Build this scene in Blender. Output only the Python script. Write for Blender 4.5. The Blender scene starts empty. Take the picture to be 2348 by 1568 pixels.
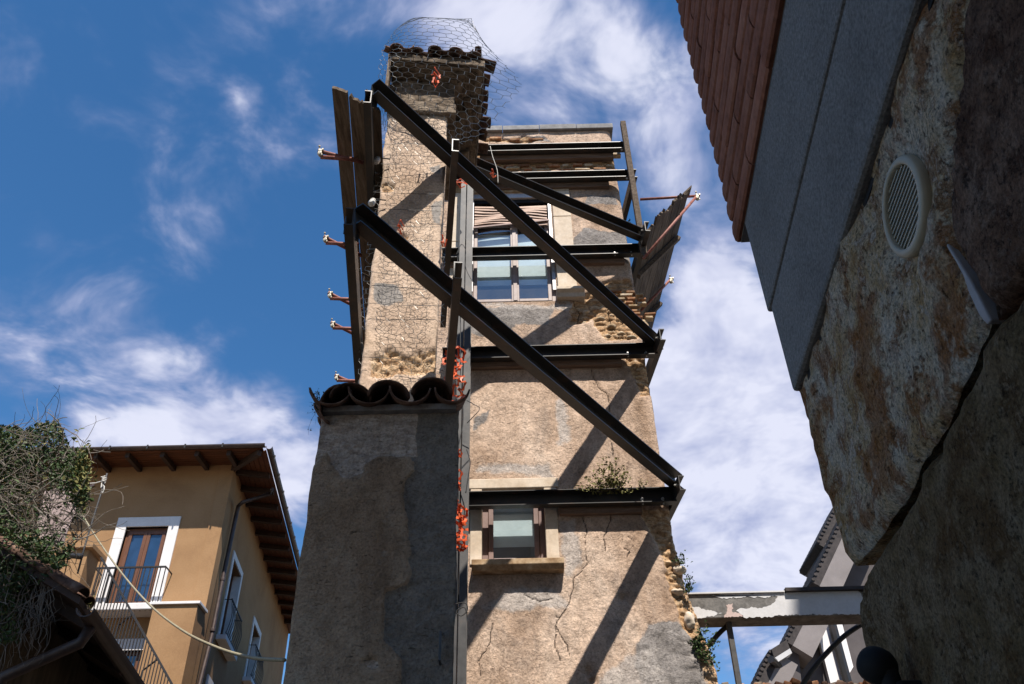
import bpy, bmesh, math, random
import numpy as np
from mathutils import Vector, Matrix
from mathutils.geometry import delaunay_2d_cdt
random.seed(7)
rng = np.random.default_rng(11)
SC = bpy.context.scene
COL = SC.collection
rad = math.radians

# ------------------------------------------------------------------ camera
FPX, PITCH, ROLL = 2000.0, rad(38.06), rad(1.3)      # focal length in pixels of a 2348 px wide frame
R0 = Vector((1, 0, 0)); U0 = Vector((0, -math.sin(PITCH), math.cos(PITCH))); FW = Vector((0, math.cos(PITCH), math.sin(PITCH)))
RV = R0*math.cos(ROLL) - U0*math.sin(ROLL); UV = R0*math.sin(ROLL) + U0*math.cos(ROLL)
CAM = Vector((0, 0, 1.6))
cd = bpy.data.cameras.new('camera'); cam = bpy.data.objects.new('camera', cd); COL.objects.link(cam)
cam.matrix_world = Matrix(((RV.x, UV.x, -FW.x, CAM.x), (RV.y, UV.y, -FW.y, CAM.y), (RV.z, UV.z, -FW.z, CAM.z), (0, 0, 0, 1)))
cd.sensor_width = 36; cd.lens = 36*FPX/2348; cd.clip_start = 0.05; cd.clip_end = 3000
SC.camera = cam

def ray(x, y): return RV*((x-1174)/FPX) - UV*((y-784)/FPX) + FW
def YP(x, y, yy): d = ray(x, y); return CAM + d*(yy/d.y)              # where the sight line meets the wall plane y
def ZP(x, y, z): d = ray(x, y); return CAM + d*((z-CAM.z)/d.z)        # where it meets a level z
def PL(x, y, p0, n): d = ray(x, y); return CAM + d*((p0-CAM).dot(n)/d.dot(n))

# ------------------------------------------------------------------ light
SUN_L = Vector((-0.26, 1.0, -1.58)).normalized()      # direction the sunlight travels
sd = bpy.data.lights.new('sun', 'SUN'); sun = bpy.data.objects.new('sun', sd); COL.objects.link(sun)
sd.energy = 4.6; sd.angle = rad(0.55); sd.color = (1.0, 0.93, 0.84)
sun.rotation_euler = SUN_L.to_track_quat('-Z', 'Y').to_euler(); sun.location = (6, -20, 40)
SUN_EL = math.asin(-SUN_L.z); SUN_AZ = math.atan2(-SUN_L.x, -SUN_L.y)   # clockwise from +Y
SKY_STRENGTH = 0.095
SC.view_settings.view_transform = 'Standard'; SC.view_settings.look = 'None'
SC.view_settings.gamma = 1.0; SC.view_settings.use_curve_mapping = False
SC.view_settings.exposure = 0.83
SC.cycles.max_bounces = 6; SC.cycles.diffuse_bounces = 3; SC.cycles.glossy_bounces = 2; SC.cycles.transmission_bounces = 4; SC.cycles.transparent_max_bounces = 8

class NT:
    def __init__(s, tree): s.t = tree; s.N = tree.nodes; s.L = tree.links
    def n(s, typ, **kw):
        nd = s.N.new(typ)
        for k, v in kw.items():
            if k.startswith('_'): setattr(nd, k[1:], v)
            else:
                key = int(k[1:]) if (k[0] == 'i' and k[1:].isdigit()) else k.replace('__', ' ')
                if hasattr(v, 'is_output') or isinstance(v, bpy.types.NodeSocket): s.L.new(v, nd.inputs[key])
                else:
                    if nd.inputs[key].type == 'RGBA' and len(v) == 3: v = (*v, 1.0)
                    nd.inputs[key].default_value = v
        return nd
    def math(s, op, a, b=0.0, clamp=False):
        m = s.n('ShaderNodeMath', _operation=op, _use_clamp=clamp, i0=a, i1=b); return m.outputs[0]
    def mix(s, f, a, b, mode='MIX'):
        m = s.n('ShaderNodeMixRGB', _blend_type=mode, i0=f, i1=a, i2=b); return m.outputs[0]
    def ramp(s, f, stops, interp='LINEAR'):
        r = s.n('ShaderNodeValToRGB', i0=f); cr = r.color_ramp; cr.interpolation = interp
        while len(cr.elements) < len(stops): cr.elements.new(0.5)
        for e, (p, c) in zip(cr.elements, stops):
            e.position = p; e.color = (*c, 1) if len(c) == 3 else c
        return r.outputs[0]
    def noise(s, v, scale, detail=6, rough=.55, dist=0.0):
        return s.n('ShaderNodeTexNoise', Vector=v, Scale=scale, Detail=min(detail, 6), Roughness=rough, Distortion=dist).outputs[0]
    def mapr(s, v, a, b, c=0.0, d=1.0):
        m = s.n('ShaderNodeMapRange', i0=v, i1=a, i2=b, i3=c, i4=d); m.clamp = True; return m.outputs[0]

W = bpy.data.worlds.new('World'); SC.world = W; W.use_nodes = True
w = NT(W.node_tree); w.N.clear()
tc = w.n('ShaderNodeTexCoord').outputs['Generated']
sky = w.n('ShaderNodeTexSky', _sky_type='NISHITA', _sun_disc=False, _sun_elevation=SUN_EL, _sun_rotation=SUN_AZ,
          _altitude=700, _air_density=1.0, _dust_density=0.25, _ozone_density=3.0)
skyc = w.n('ShaderNodeHueSaturation', Hue=.498, Saturation=1.24, Value=1.0, Color=sky.outputs[0]).outputs[0]
sep = w.n('ShaderNodeSeparateXYZ', Vector=tc)
zc_ = w.math('ADD', w.math('MAXIMUM', sep.outputs[2], 0.0), 0.22)
pv = w.n('ShaderNodeCombineXYZ', X=w.math('DIVIDE', sep.outputs[0], zc_), Y=w.math('DIVIDE', sep.outputs[1], zc_), Z=0.35).outputs[0]
warp = w.n('ShaderNodeTexNoise', Vector=pv, Scale=3.0, Detail=2.0).outputs['Color']
pw = w.n('ShaderNodeVectorMath', _operation='ADD', i0=pv, i1=w.n('ShaderNodeVectorMath', _operation='SCALE', i0=warp, Scale=.22).outputs[0]).outputs[0]
n1 = w.noise(pw, 4.2, 5, .60); n2 = w.noise(pw, 12.0, 5, .65)
cl = w.math('ADD', w.math('MULTIPLY', n1, .78), w.math('MULTIPLY', n2, .22))
CLOUDS = [(1000, 30, .06, .12), (1130, 60, .06, .10), (1300, 60, .08, .13), (1200, 170, .08, .09), (1430, 90, .05, .13), (1540, 200, .07, .16), (1250, 250, .07, .07), (1600, 590, .06, .15), (1520, 430, .04, .07),
          (1640, 700, .06, .17), (1700, 820, .08, .20), (1740, 980, .12, .24), (1620, 1100, .12, .20), (1760, 1260, .09, .17), (1650, 1300, .08, .08), (1560, 900, .07, .10),
          (430, 960, .09, .10), (130, 920, .12, .09), (620, 1020, .08, .14), (300, 990, .10, .10), (650, 1150, .07, .08), (230, 800, .10, .03), (520, 930, .05, .07), (75, 480, .05, .11), (545, 215, .022, .17), (30, 180, .05, .12),
          (400, 180, .035, .11), (330, 340, .035, .05), (430, 560, .03, .05), (480, 500, .025, .05), (190, 290, .03, .08), (620, 30, .05, .09), (380, 10, .03, .08), (700, 210, .03, .07),
          (160, 350, .16, -.02), (400, 680, .14, -.03), (640, 640, .14, -.03), (1470, 500, .03, -.05)]
for (x, y, s_, a_) in CLOUDS:
    d_ = ray(x, y).normalized()
    dot = w.n('ShaderNodeVectorMath', _operation='DOT_PRODUCT', i0=tc, i1=d_).outputs['Value']
    k_ = 2/s_**2; ex_ = w.n('ShaderNodeMath', _operation='MULTIPLY_ADD', i0=dot, i1=k_, i2=math.log(max(abs(a_), 1e-4))-k_).outputs[0]
    cl = w.math('ADD' if a_ > 0 else 'SUBTRACT', cl, w.math('EXPONENT', ex_))
fac = w.n('ShaderNodeMapRange', _interpolation_type='SMOOTHERSTEP', i0=cl, i1=.475, i2=.80, i3=0.0, i4=.92).outputs[0]
shade = w.noise(pw, 7.0, 4, .62)
cloudc = w.ramp(w.math('ADD', w.math('MULTIPLY', fac, .36), w.math('MULTIPLY', shade, .62)),
                [(.34, (1.7, 2.1, 3.5)), (.52, (2.9, 3.15, 4.5)), (.68, (5.0, 5.1, 6.0))])
final = w.mix(fac, skyc, cloudc)
W.cycles.sampling_method = 'MANUAL'; W.cycles.sample_map_resolution = 512
bg = w.n('ShaderNodeBackground', Color=final, Strength=SKY_STRENGTH)
wo = w.n('ShaderNodeOutputWorld'); w.L.new(bg.outputs[0], wo.inputs[0])

# ------------------------------------------------------------------ materials
def pm(name, cols, scale=3.0, rough=.85, bump=.25, bscale=40.0, spec=.3, metal=0.0, rnd=0.0, stretch=(1, 1, 1), fine=.25, bdist=.01, dist=.3, coord='Object', detail=8):
    """procedural surface: large noise through a colour ramp, finer mottling, bump, optional per-object variation"""
    m = bpy.data.materials.new(name); m.use_nodes = True; t = NT(m.node_tree); t.N.clear()
    co = t.n('ShaderNodeTexCoord').outputs[coord]
    v = t.n('ShaderNodeMapping', Vector=co, Scale=stretch).outputs[0]
    if rnd:
        oi = t.n('ShaderNodeObjectInfo').outputs['Random']
        v = t.n('ShaderNodeVectorMath', _operation='ADD', i0=v, i1=t.n('ShaderNodeCombineXYZ', X=t.math('MULTIPLY', oi, 37.0), Y=t.math('MULTIPLY', oi, 91.0), Z=0.0).outputs[0]).outputs[0]
    k = len(cols); a = t.noise(v, scale, detail, .6, dist)
    c = t.ramp(a, [(.32+.36*i/max(1, k-1), cc) for i, cc in enumerate(cols)])
    f2 = t.noise(v, bscale*.6, 6, .65)
    c = t.mix(fine, c, t.ramp(f2, [(.3, (.35, .35, .35)), (.7, (1.3, 1.3, 1.3))]), 'MULTIPLY')
    if rnd: c = t.mix(1.0, c, t.ramp(oi, [(0, (1-rnd,)*3), (1, (1+rnd*.6,)*3)]), 'MULTIPLY')
    h = t.math('ADD', t.math('MULTIPLY', t.noise(v, bscale, 8, .7), .6), t.math('MULTIPLY', t.noise(v, bscale*.22, 4, .6), .7))
    bp = t.n('ShaderNodeBump', Strength=bump, Distance=bdist, Height=h).outputs[0]
    b = t.n('ShaderNodeBsdfPrincipled', Roughness=rough, Metallic=metal, Normal=bp); t.L.new(c, b.inputs['Base Color'])
    b.inputs['Specular IOR Level'].default_value = spec
    o = t.n('ShaderNodeOutputMaterial'); t.L.new(b.outputs[0], o.inputs[0])
    return m

def glassy(name, col, rough=.04, ior=1.5, bump=.004):
    m = bpy.data.materials.new(name); m.use_nodes = True; t = NT(m.node_tree); t.N.clear()
    co = t.n('ShaderNodeTexCoord').outputs['Object']
    bp = t.n('ShaderNodeBump', Strength=.25, Distance=bump, Height=t.noise(co, 2.2, 3)).outputs[0]
    c = t.ramp(t.noise(co, 3.0, 5), [(.3, tuple(x*.7 for x in col)), (.7, col)])
    b = t.n('ShaderNodeBsdfPrincipled', Roughness=rough, Normal=bp, IOR=ior); t.L.new(c, b.inputs['Base Color'])
    b.inputs['Specular IOR Level'].default_value = 1.0
    o = t.n('ShaderNodeOutputMaterial'); t.L.new(b.outputs[0], o.inputs[0]); return m

def walls(name, base, grey, bare, rough_s=26., bump=.7, crackc=(.03, .022, .016), hair=.3, scr=.6):
    """old plaster: base coat, cement patches, bare masonry and cracks come from attributes measured on the wall"""
    m = bpy.data.materials.new(name); m.use_nodes = True; t = NT(m.node_tree); t.N.clear()
    co = t.n('ShaderNodeTexCoord').outputs['Object']
    def at(n): return t.n('ShaderNodeAttribute', _attribute_name=n).outputs['Fac']
    v2 = t.n('ShaderNodeMapping', Vector=co, Scale=(1, 1, .45)).outputs[0]
    a = t.noise(v2, 1.3, 10, .62, .6)
    c = t.ramp(a, [(.30, base[0]), (.45, base[1]), (.58, base[2]), (.72, base[3])])
    stain = t.mapr(t.noise(v2, 2.6, 9, .68, .9), .53, .74)
    c = t.mix(t.math('MULTIPLY', stain, .5), c, grey[0])
    gz = t.mapr(t.math('ADD', at('grey'), t.math('MULTIPLY', t.math('SUBTRACT', t.noise(co, 9, 7, .65), .5), .7)), .42, .58)
    c = t.mix(gz, c, t.ramp(t.noise(co, 5, 8, .6), [(.3, grey[0]), (.7, grey[1])]))
    pz = t.mapr(t.math('ADD', at('pale'), t.math('MULTIPLY', t.math('SUBTRACT', t.noise(co, 7, 7, .65), .5), .9)), .40, .65)
    c = t.mix(t.math('MULTIPLY', pz, .8), c, t.ramp(t.noise(co, 8, 8, .6), [(.3, grey[1]), (.7, grey[2])]))
    bz = t.mapr(t.math('ADD', at('bare'), t.math('MULTIPLY', t.math('SUBTRACT', t.noise(co, 18, 6, .65), .5), .35)), .45, .55)
    bc = t.ramp(t.noise(t.n('ShaderNodeMapping', Vector=co, Scale=(1, 1, 2.2)).outputs[0], 9, 8, .65, .5), [(.28, bare[0]), (.45, bare[1]), (.58, bare[2]), (.72, bare[3])])
    c = t.mix(bz, c, bc)
    fine = t.noise(co, rough_s*1.4, 8, .72)
    c = t.mix(.75, c, t.ramp(fine, [(.30, (.42, .40, .38)), (.5, (1, 1, 1)), (.70, (1.28, 1.26, 1.24))]), 'MULTIPLY')
    mid_ = t.noise(co, rough_s*.28, 7, .66, .4)
    c = t.mix(.6, c, t.ramp(mid_, [(.32, (.62, .60, .58)), (.5, (1, 1, 1)), (.68, (1.18, 1.17, 1.15))]), 'MULTIPLY')
    # scratchy hairlines of the trowelled coat
    vo = t.n('ShaderNodeTexVoronoi', _feature='DISTANCE_TO_EDGE', Vector=t.n('ShaderNodeVectorMath', _operation='ADD', i0=co, i1=t.n('ShaderNodeVectorMath', _operation='SCALE', i0=t.n('ShaderNodeTexNoise', Vector=co, Scale=5.0, Detail=6.0).outputs['Color'], Scale=.55).outputs[0]).outputs[0], Scale=1.6).outputs[0]
    hl = t.math('MULTIPLY', t.mapr(vo, .0, .012, 1.0, 0.0), t.mapr(t.noise(co, 1.9, 4), .50, .60))
    c = t.mix(t.math('MULTIPLY', hl, hair), c, crackc)
    sc_ = t.math('ABSOLUTE', t.math('SUBTRACT', t.noise(t.n('ShaderNodeMapping', Vector=co, Rotation=(0, .35, 0), Scale=(.8, 1, 1.25)).outputs[0], rough_s*.42, 5, .62, 1.8), .5))
    sl_ = t.math('MULTIPLY', t.mapr(sc_, 0.0, .014, 1.0, 0.0), t.mapr(t.noise(co, 3.2, 4), .44, .60))
    c = t.mix(t.math('MULTIPLY', sl_, scr), c, crackc)
    pit = t.mapr(t.noise(t.n('ShaderNodeMapping', Vector=co, Rotation=(0, .5, 0), Scale=(.5, 1, 1.6)).outputs[0], rough_s*.7, 6, .72, 1.5), .61, .67)
    c = t.mix(t.math('MULTIPLY', pit, .6), c, crackc)
    ck = t.mapr(at('crack'), .45, .75)
    c = t.mix(t.math('MULTIPLY', ck, .7), c, crackc)
    h = t.math('ADD', t.math('MULTIPLY', t.noise(co, rough_s, 9, .72), .9), t.math('MULTIPLY', t.noise(co, rough_s*.3, 5, .6), .6))
    h = t.math('SUBTRACT', h, t.math('MULTIPLY', pit, .5)); h = t.math('SUBTRACT', h, t.math('MULTIPLY', hl, hair)); h = t.math('SUBTRACT', h, t.math('MULTIPLY', sl_, scr*.7)); h = t.math('SUBTRACT', h, t.math('MULTIPLY', ck, 1.0))
    bp = t.n('ShaderNodeBump', Strength=bump, Distance=.03, Height=h).outputs[0]
    b = t.n('ShaderNodeBsdfPrincipled', Roughness=.93, Normal=bp); t.L.new(c, b.inputs['Base Color']); b.inputs['Specular IOR Level'].default_value = .15
    o = t.n('ShaderNodeOutputMaterial'); t.L.new(b.outputs[0], o.inputs[0]); return m

M = {}
M['tower'] = walls('tower plaster', [(.28, .19, .13), (.45, .325, .24), (.56, .42, .322), (.63, .50, .40)],
                   [(.17, .155, .145), (.32, .295, .28), (.55, .50, .46)], [(.22, .12, .06), (.42, .26, .14), (.54, .38, .235), (.60, .48, .36)])
M['chimney'] = walls('chimney plaster', [(.38, .27, .195), (.52, .39, .295), (.60, .47, .365), (.66, .535, .43)],
                     [(.23, .215, .20), (.36, .33, .31), (.6, .52, .44)], [(.30, .17, .09), (.45, .29, .17), (.55, .40, .26), (.62, .5, .38)], bump=.4)
M['pier'] = walls('pier render', [(.20, .12, .068), (.36, .255, .17), (.48, .365, .26), (.56, .45, .34)],
                  [(.20, .172, .145), (.29, .255, .215), (.52, .43, .35)], [(.28, .215, .17), (.42, .34, .28), (.54, .455, .385), (.62, .54, .47)], rough_s=42, bump=.9, hair=0.0, scr=.15)
M['steel'] = pm('dark painted steel', [(.011, .011, .011), (.018, .017, .016), (.022, .019, .017), (.055, .03, .019)], 5, .42, .08, 60, .5, 0, 0, fine=.3)
M['steel_grey'] = pm('weathered grey steel', [(.035, .035, .036), (.058, .057, .057), (.085, .075, .068)], 5, .55, .08, 60, .5, .2, fine=.25)
M['galv'] = pm('galvanised metal', [(.40, .39, .37), (.55, .54, .51)], 20, .42, .1, 80, .5, .5)
M['clamp'] = pm('worn pale coupler metal', [(.38, .34, .26), (.58, .54, .45)], 30, .5, .15, 90, .5, .3)
M['redtube'] = pm('red oxide tube', [(.16, .05, .035), (.27, .10, .075), (.30, .14, .11)], 12, .6, .15, 80)
M['wood'] = pm('weathered grey timber', [(.07, .05, .036), (.135, .10, .072), (.20, .155, .12)], 5, .85, .35, 60, .2, 0, .35, stretch=(5, .5, 5), fine=.5)
M['pad'] = pm('brown timber pad', [(.13, .08, .055), (.20, .135, .10), (.25, .18, .14)], 5, .85, .3, 60, .2, 0, .25, stretch=(.5, 5, 6), fine=.4)
M['stone'] = pm('pale dressed stone', [(.50, .40, .30), (.60, .50, .39), (.66, .57, .47)], 3.5, .85, .22, 45, .2, 0, .06, fine=.22)
M['sill'] = pm('stained stone sill', [(.20, .12, .06), (.38, .26, .15), (.52, .40, .27)], 6, .85, .3, 45, fine=.4)
M['coping'] = pm('grey stone coping', [(.16, .16, .165), (.27, .265, .265)], 4, .9, .3, 40)
M['brick_old'] = pm('crumbling old brick', [(.20, .085, .045), (.34, .17, .09), (.46, .30, .18)], 9, .92, .6, 50, .15, 0, .45, fine=.5)
M['rubble'] = pm('rubble stone', [(.34, .23, .13), (.48, .36, .23), (.58, .49, .38)], 6, .92, .7, 40, .15, 0, .3, fine=.45, bdist=.02)
M['tile'] = pm('lichen darkened clay tile', [(.06, .04, .032), (.13, .075, .055), (.22, .15, .11)], 9, .92, .55, 45, .15, 0, .35, fine=.5)
M['cap'] = pm('soot darkened cap masonry', [(.07, .055, .042), (.17, .13, .095), (.30, .245, .19)], 4.5, .92, .6, 40, .15, 0, .2, fine=.5)
M['pvc'] = pm('brown window frame', [(.17, .105, .09), (.235, .155, .135)], 6, .45, .04, 60, .5)
M['pvc_light'] = pm('faded brown window frame', [(.30, .23, .21), (.38, .31, .29)], 6, .5, .05, 60, .4)
M['pane'] = glassy('window pane', (.035, .05, .065), .03)
M['pane_dark'] = glassy('dark window pane', (.012, .016, .024), .02)
M['bluepane'] = glassy('sky reflecting pane', (.02, .05, .11), .05)
M['blind'] = pm('white roller blind', [(.60, .68, .70), (.72, .80, .82)], 2, .6, .05, 30, fine=.08)  # pale colour standing in for bright sky reflected in the tower panes
M['slat'] = pm('faded brown shutter slat', [(.34, .22, .16), (.46, .32, .25)], 5, .6, .1, 40, rnd=.2)
M['alu'] = pm('light metal guide rail', [(.40, .39, .40), (.55, .54, .55)], 7, .4, .05, 60, .5, .3)
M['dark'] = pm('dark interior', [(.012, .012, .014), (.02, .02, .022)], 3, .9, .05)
M['orange'] = pm('orange plastic netting', [(.60, .075, .015), (.76, .14, .04)], 9, .5, .1, 40, .4)
M['wire'] = pm('galvanised netting wire', [(.20, .195, .18), (.34, .33, .31)], 60, .45, .05, 90, .5, .5)
M['cable'] = pm('black cable', [(.012, .012, .012), (.03, .03, .03)], 20, .55, .1)
M['rope'] = pm('pale cord', [(.55, .52, .46), (.75, .73, .68)], 40, .8, .3, 120)
M['ivcable'] = pm('yellowed cable', [(.22, .19, .12), (.34, .30, .20)], 20, .6, .1, 90)
M['ceramic'] = pm('white ceramic', [(.50, .49, .46), (.68, .67, .64)], 20, .25, .05, 60, .5)
M['leaf'] = pm('green leaf', [(.022, .042, .012), (.04, .075, .018), (.075, .115, .03)], 6, .6, .1, 40, .35, 0, .2)
M['leaf_dry'] = pm('yellow green leaf', [(.10, .085, .025), (.17, .16, .05), (.23, .21, .08)], 9, .7, .1, 40)
M['twig'] = pm('grey brown twig', [(.08, .065, .05), (.17, .145, .12), (.27, .235, .20)], 5, .85, .3, 60)
M['ochre'] = pm('ochre house render', [(.26, .15, .076), (.31, .185, .094), (.34, .207, .108)], .8, .92, .25, 60, .12, fine=.22)
M['trim'] = pm('white stone trim', [(.60, .58, .57), (.70, .68, .67)], 3, .8, .1, 40, .2, fine=.12)
M['wooddoor'] = pm('brown door wood', [(.10, .038, .018), (.16, .065, .03)], 7, .5, .12, 50, .4, stretch=(6, 6, .7))
M['soffit'] = pm('varnished soffit board', [(.06, .02, .009), (.10, .034, .014), (.135, .05, .02)], 5, .6, .15, 50, .3, stretch=(.8, 6, 1), rnd=.2)
M['rafter'] = pm('dark rafter', [(.035, .02, .014), (.06, .035, .024)], 6, .7, .2, 50)
M['copper'] = pm('brown sheet gutter', [(.045, .03, .026), (.085, .058, .05)], 6, .5, .08, 50, .5, .3)
M['iron'] = pm('black iron railing', [(.012, .011, .011), (.025, .022, .021)], 20, .55, .1, 90, .4)
M['darkwall'] = pm('dirty brown shed wall', [(.05, .038, .024), (.09, .068, .045), (.13, .10, .065)], 3, .92, .3, 40, .15, stretch=(3, 3, .4))
M['cloth'] = pm('faded pink awning cloth', [(.42, .32, .29), (.52, .41, .38)], 4, .9, .15, 70, .1)
M['white'] = pm('flaking white paint', [(.46, .455, .46), (.60, .595, .60)], 2, .8, .15, 50, .2, fine=.12)
M['cement'] = pm('bare grey cement', [(.11, .105, .10), (.22, .21, .20)], 7, .92, .5, 40, .15, fine=.45)
M['lilac'] = pm('pale mauve render', [(.085, .075, .076), (.11, .098, .098)], 2, .9, .12, 50, .15, fine=.12)  # wall shade is put into this dark render colour
M['soffit_pale'] = pm('pale boxed soffit', [(.20, .18, .175), (.25, .225, .22)], 2, .9, .1, 50, .15, fine=.12)
M['lilac_white'] = pm('white wall strip', [(.72, .70, .70), (.80, .78, .78)], 2, .9, .1, 50, .15, fine=.08)  # sunlight on the mauve wall put into a near-white colour
M['slate'] = pm('dark roof tile edge', [(.03, .026, .026), (.06, .05, .048)], 8, .8, .3, 40)
M['brick_new'] = pm('smooth red facing brick', [(.25, .095, .055), (.32, .13, .08), (.37, .165, .105)], 7, .88, .5, 90, .15, 0, .14, fine=.5, bdist=.005)
M['mortar_light'] = pm('pale brick mortar', [(.30, .27, .24), (.40, .37, .33)], 14, .95, .6, 60, .1)
M['mortar'] = pm('grey mortar', [(.16, .15, .145), (.24, .23, .22)], 14, .95, .6, 60, .1)
M['stucco'] = pm('grey rough stucco', [(.25, .24, .232), (.30, .29, .28), (.33, .32, .31)], 5, .95, 1.0, 260, .12, fine=.7, bdist=.008)
M['vent'] = pm('cream plastic vent', [(.40, .36, .27), (.50, .455, .355)], 6, .45, .05, 60, .4, fine=.1)
M['sealant'] = pm('grey white sealant', [(.30, .28, .29), (.42, .40, .41)], 14, .6, .2, 60)
M['lampblack'] = pm('black lamp metal', [(.006, .006, .006), (.010, .010, .010)], 10, .8, .05, 60, .4)
M['cobble'] = pm('worn paving', [(.14, .11, .085), (.19, .155, .12), (.23, .19, .15)], 6, .9, .6, 25, .2, fine=.4)
M['alley'] = pm('pale alley render', [(.45, .38, .30), (.54, .47, .38)], 1.2, .92, .3, 40, .15)

def bigstone(name, cols, dark):
    m = bpy.data.materials.new(name); m.use_nodes = True; t = NT(m.node_tree); t.N.clear()
    co = t.n('ShaderNodeTexCoord').outputs['Object']
    c = t.ramp(t.noise(co, 9.0, 12, .70), [(.32, cols[0]), (.43, cols[1]), (.53, cols[2]), (.66, cols[3])])
    c = t.mix(t.math('MULTIPLY', t.mapr(t.noise(co, 24, 12, .74), .49, .57), .8), c, dark)
    c = t.mix(t.math('MULTIPLY', t.mapr(t.noise(co, 48, 12, .72), .53, .60), .75), c, cols[3])
    c = t.mix(t.math('MULTIPLY', t.mapr(t.noise(co, 6.0, 6, .70), .515, .60), .75), c, tuple(q*1.25 for q in dark))
    sp = t.noise(co, 190, 10, .75)
    c = t.mix(.8, c, t.ramp(sp, [(.34, (.30, .26, .22)), (.5, (1, 1, 1)), (.66, (1.6, 1.55, 1.5))]), 'MULTIPLY')
    pits = t.mapr(t.noise(co, 105, 6, .7), .57, .64)
    c = t.mix(t.math('MULTIPLY', pits, .7), c, tuple(q*.25 for q in dark))
    h = t.math('ADD', t.math('MULTIPLY', t.noise(co, 60, 12, .75), 1.0), t.math('MULTIPLY', t.noise(co, 210, 8, .75), .5))
    h = t.math('SUBTRACT', h, t.math('MULTIPLY', pits, .35))
    bp = t.n('ShaderNodeBump', Strength=1.0, Distance=.014, Height=h).outputs[0]
    b = t.n('ShaderNodeBsdfPrincipled', Roughness=.95, Normal=bp); t.L.new(c, b.inputs['Base Color']); b.inputs['Specular IOR Level'].default_value = .15
    o = t.n('ShaderNodeOutputMaterial'); t.L.new(b.outputs[0], o.inputs[0]); return m
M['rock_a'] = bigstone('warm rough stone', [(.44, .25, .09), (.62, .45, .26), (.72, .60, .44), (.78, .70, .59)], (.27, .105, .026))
M['rock_b'] = bigstone('brown mossy stone', [(.15, .10, .045), (.22, .155, .08), (.28, .205, .12), (.34, .265, .175)], (.11, .06, .022))  # darkened so the stone colour carries the falloff of light
M['rock_c'] = bigstone('reddish stone', [(.13, .07, .042), (.20, .115, .075), (.26, .16, .11), (.32, .225, .17)], (.075, .035, .02))  # falloff of light towards the right put into this darker tone

# ------------------------------------------------------------------ mesh helpers
class MB:
    def __init__(s): s.v = []; s.f = []
    def add(s, vs, fs):
        o = len(s.v); s.v += [tuple(p) for p in vs]; s.f += [tuple(i+o for i in f) for f in fs]; return s
    def box(s, c, ax, ay, az):
        """box from centre and three half-axis vectors"""
        c, ax, ay, az = map(Vector, (c, ax, ay, az)); P = []
        for k in (-1, 1):
            for j in (-1, 1):
                for i in (-1, 1): P.append(c+ax*i+ay*j+az*k)
        if ax.cross(ay).dot(az) < 0: return s.add(P, [(0, 1, 3, 2), (4, 6, 7, 5), (0, 4, 5, 1), (2, 3, 7, 6), (0, 2, 6, 4), (1, 5, 7, 3)])
        return s.add(P, [(0, 2, 3, 1), (4, 5, 7, 6), (0, 1, 5, 4), (2, 6, 7, 3), (0, 4, 6, 2), (1, 3, 7, 5)])
    def aabb(s, a, b):
        a = Vector(a); b = Vector(b); c = (a+b)/2; h = (b-a)/2
        return s.box(c, (abs(h.x), 0, 0), (0, abs(h.y), 0), (0, 0, abs(h.z)))
    def extrude(s, poly, d):
        n = len(poly); d = Vector(d); P = [Vector(p) for p in poly]; Q = [p+d for p in P]
        return s.add(P+Q, [tuple(range(n))[::-1], tuple(range(n, 2*n))] + [(i, (i+1) % n, n+(i+1) % n, n+i) for i in range(n)])
    def tube(s, path, r, k=6, cap=True, taper=None):
        P = [Vector(p) for p in path]; n = len(P); rings = []
        T = [(P[min(i+1, n-1)]-P[max(i-1, 0)]).normalized() for i in range(n)]
        u = T[0].orthogonal().normalized()
        for i in range(n):
            u = (u - T[i]*u.dot(T[i])); u = u.normalized() if u.length > 1e-6 else T[i].orthogonal().normalized()
            vv = T[i].cross(u); ri = r if taper is None else r*(1+(taper-1)*i/max(1, n-1))
            rings.append([P[i]+u*(ri*math.cos(2*math.pi*j/k))+vv*(ri*math.sin(2*math.pi*j/k)) for j in range(k)])
        vs = [p for g in rings for p in g]
        fs = [(i*k+j, i*k+(j+1) % k, (i+1)*k+(j+1) % k, (i+1)*k+j) for i in range(n-1) for j in range(k)]
        if cap: fs += [tuple(range(k))[::-1], tuple((n-1)*k+j for j in range(k))]
        return s.add(vs, fs)
    def lathe(s, c, axis, prof, k=20):
        """prof: list of (radius, distance along axis)"""
        c = Vector(c); a = Vector(axis).normalized(); u = a.orthogonal().normalized(); v = a.cross(u)
        vs = [c+a*h+(u*math.cos(2*math.pi*j/k)+v*math.sin(2*math.pi*j/k))*r for r, h in prof for j in range(k)]
        fs = [(i*k+j, i*k+(j+1) % k, (i+1)*k+(j+1) % k, (i+1)*k+j) for i in range(len(prof)-1) for j in range(k)]
        fs += [tuple(range(k))[::-1], tuple((len(prof)-1)*k+j for j in range(k))]
        return s.add(vs, fs)
    def build(s, name, mat, parent=None, smooth=False, bevel=0.0, world=True):
        me = bpy.data.meshes.new(name)
        org = Vector((0, 0, 0))
        if parent is None and s.v:
            a = np.array(s.v); org = Vector(((a[:, 0].min()+a[:, 0].max())/2, (a[:, 1].min()+a[:, 1].max())/2, a[:, 2].min()))
        elif parent is not None: org = world_loc(parent)
        me.from_pydata([(x-org.x, y-org.y, z-org.z) for x, y, z in s.v], [], s.f); me.update()
        me.materials.append(mat if not isinstance(mat, str) else M[mat])
        if smooth: me.polygons.foreach_set('use_smooth', [True]*len(me.polygons))
        o = bpy.data.objects.new(name, me); COL.objects.link(o)
        if parent is None: o.location = org
        else: o.parent = parent
        if bevel:
            b = o.modifiers.new('bevel', 'BEVEL'); b.width = bevel; b.segments = 2; b.limit_method = 'ANGLE'; b.angle_limit = rad(40)
        return o
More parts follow.
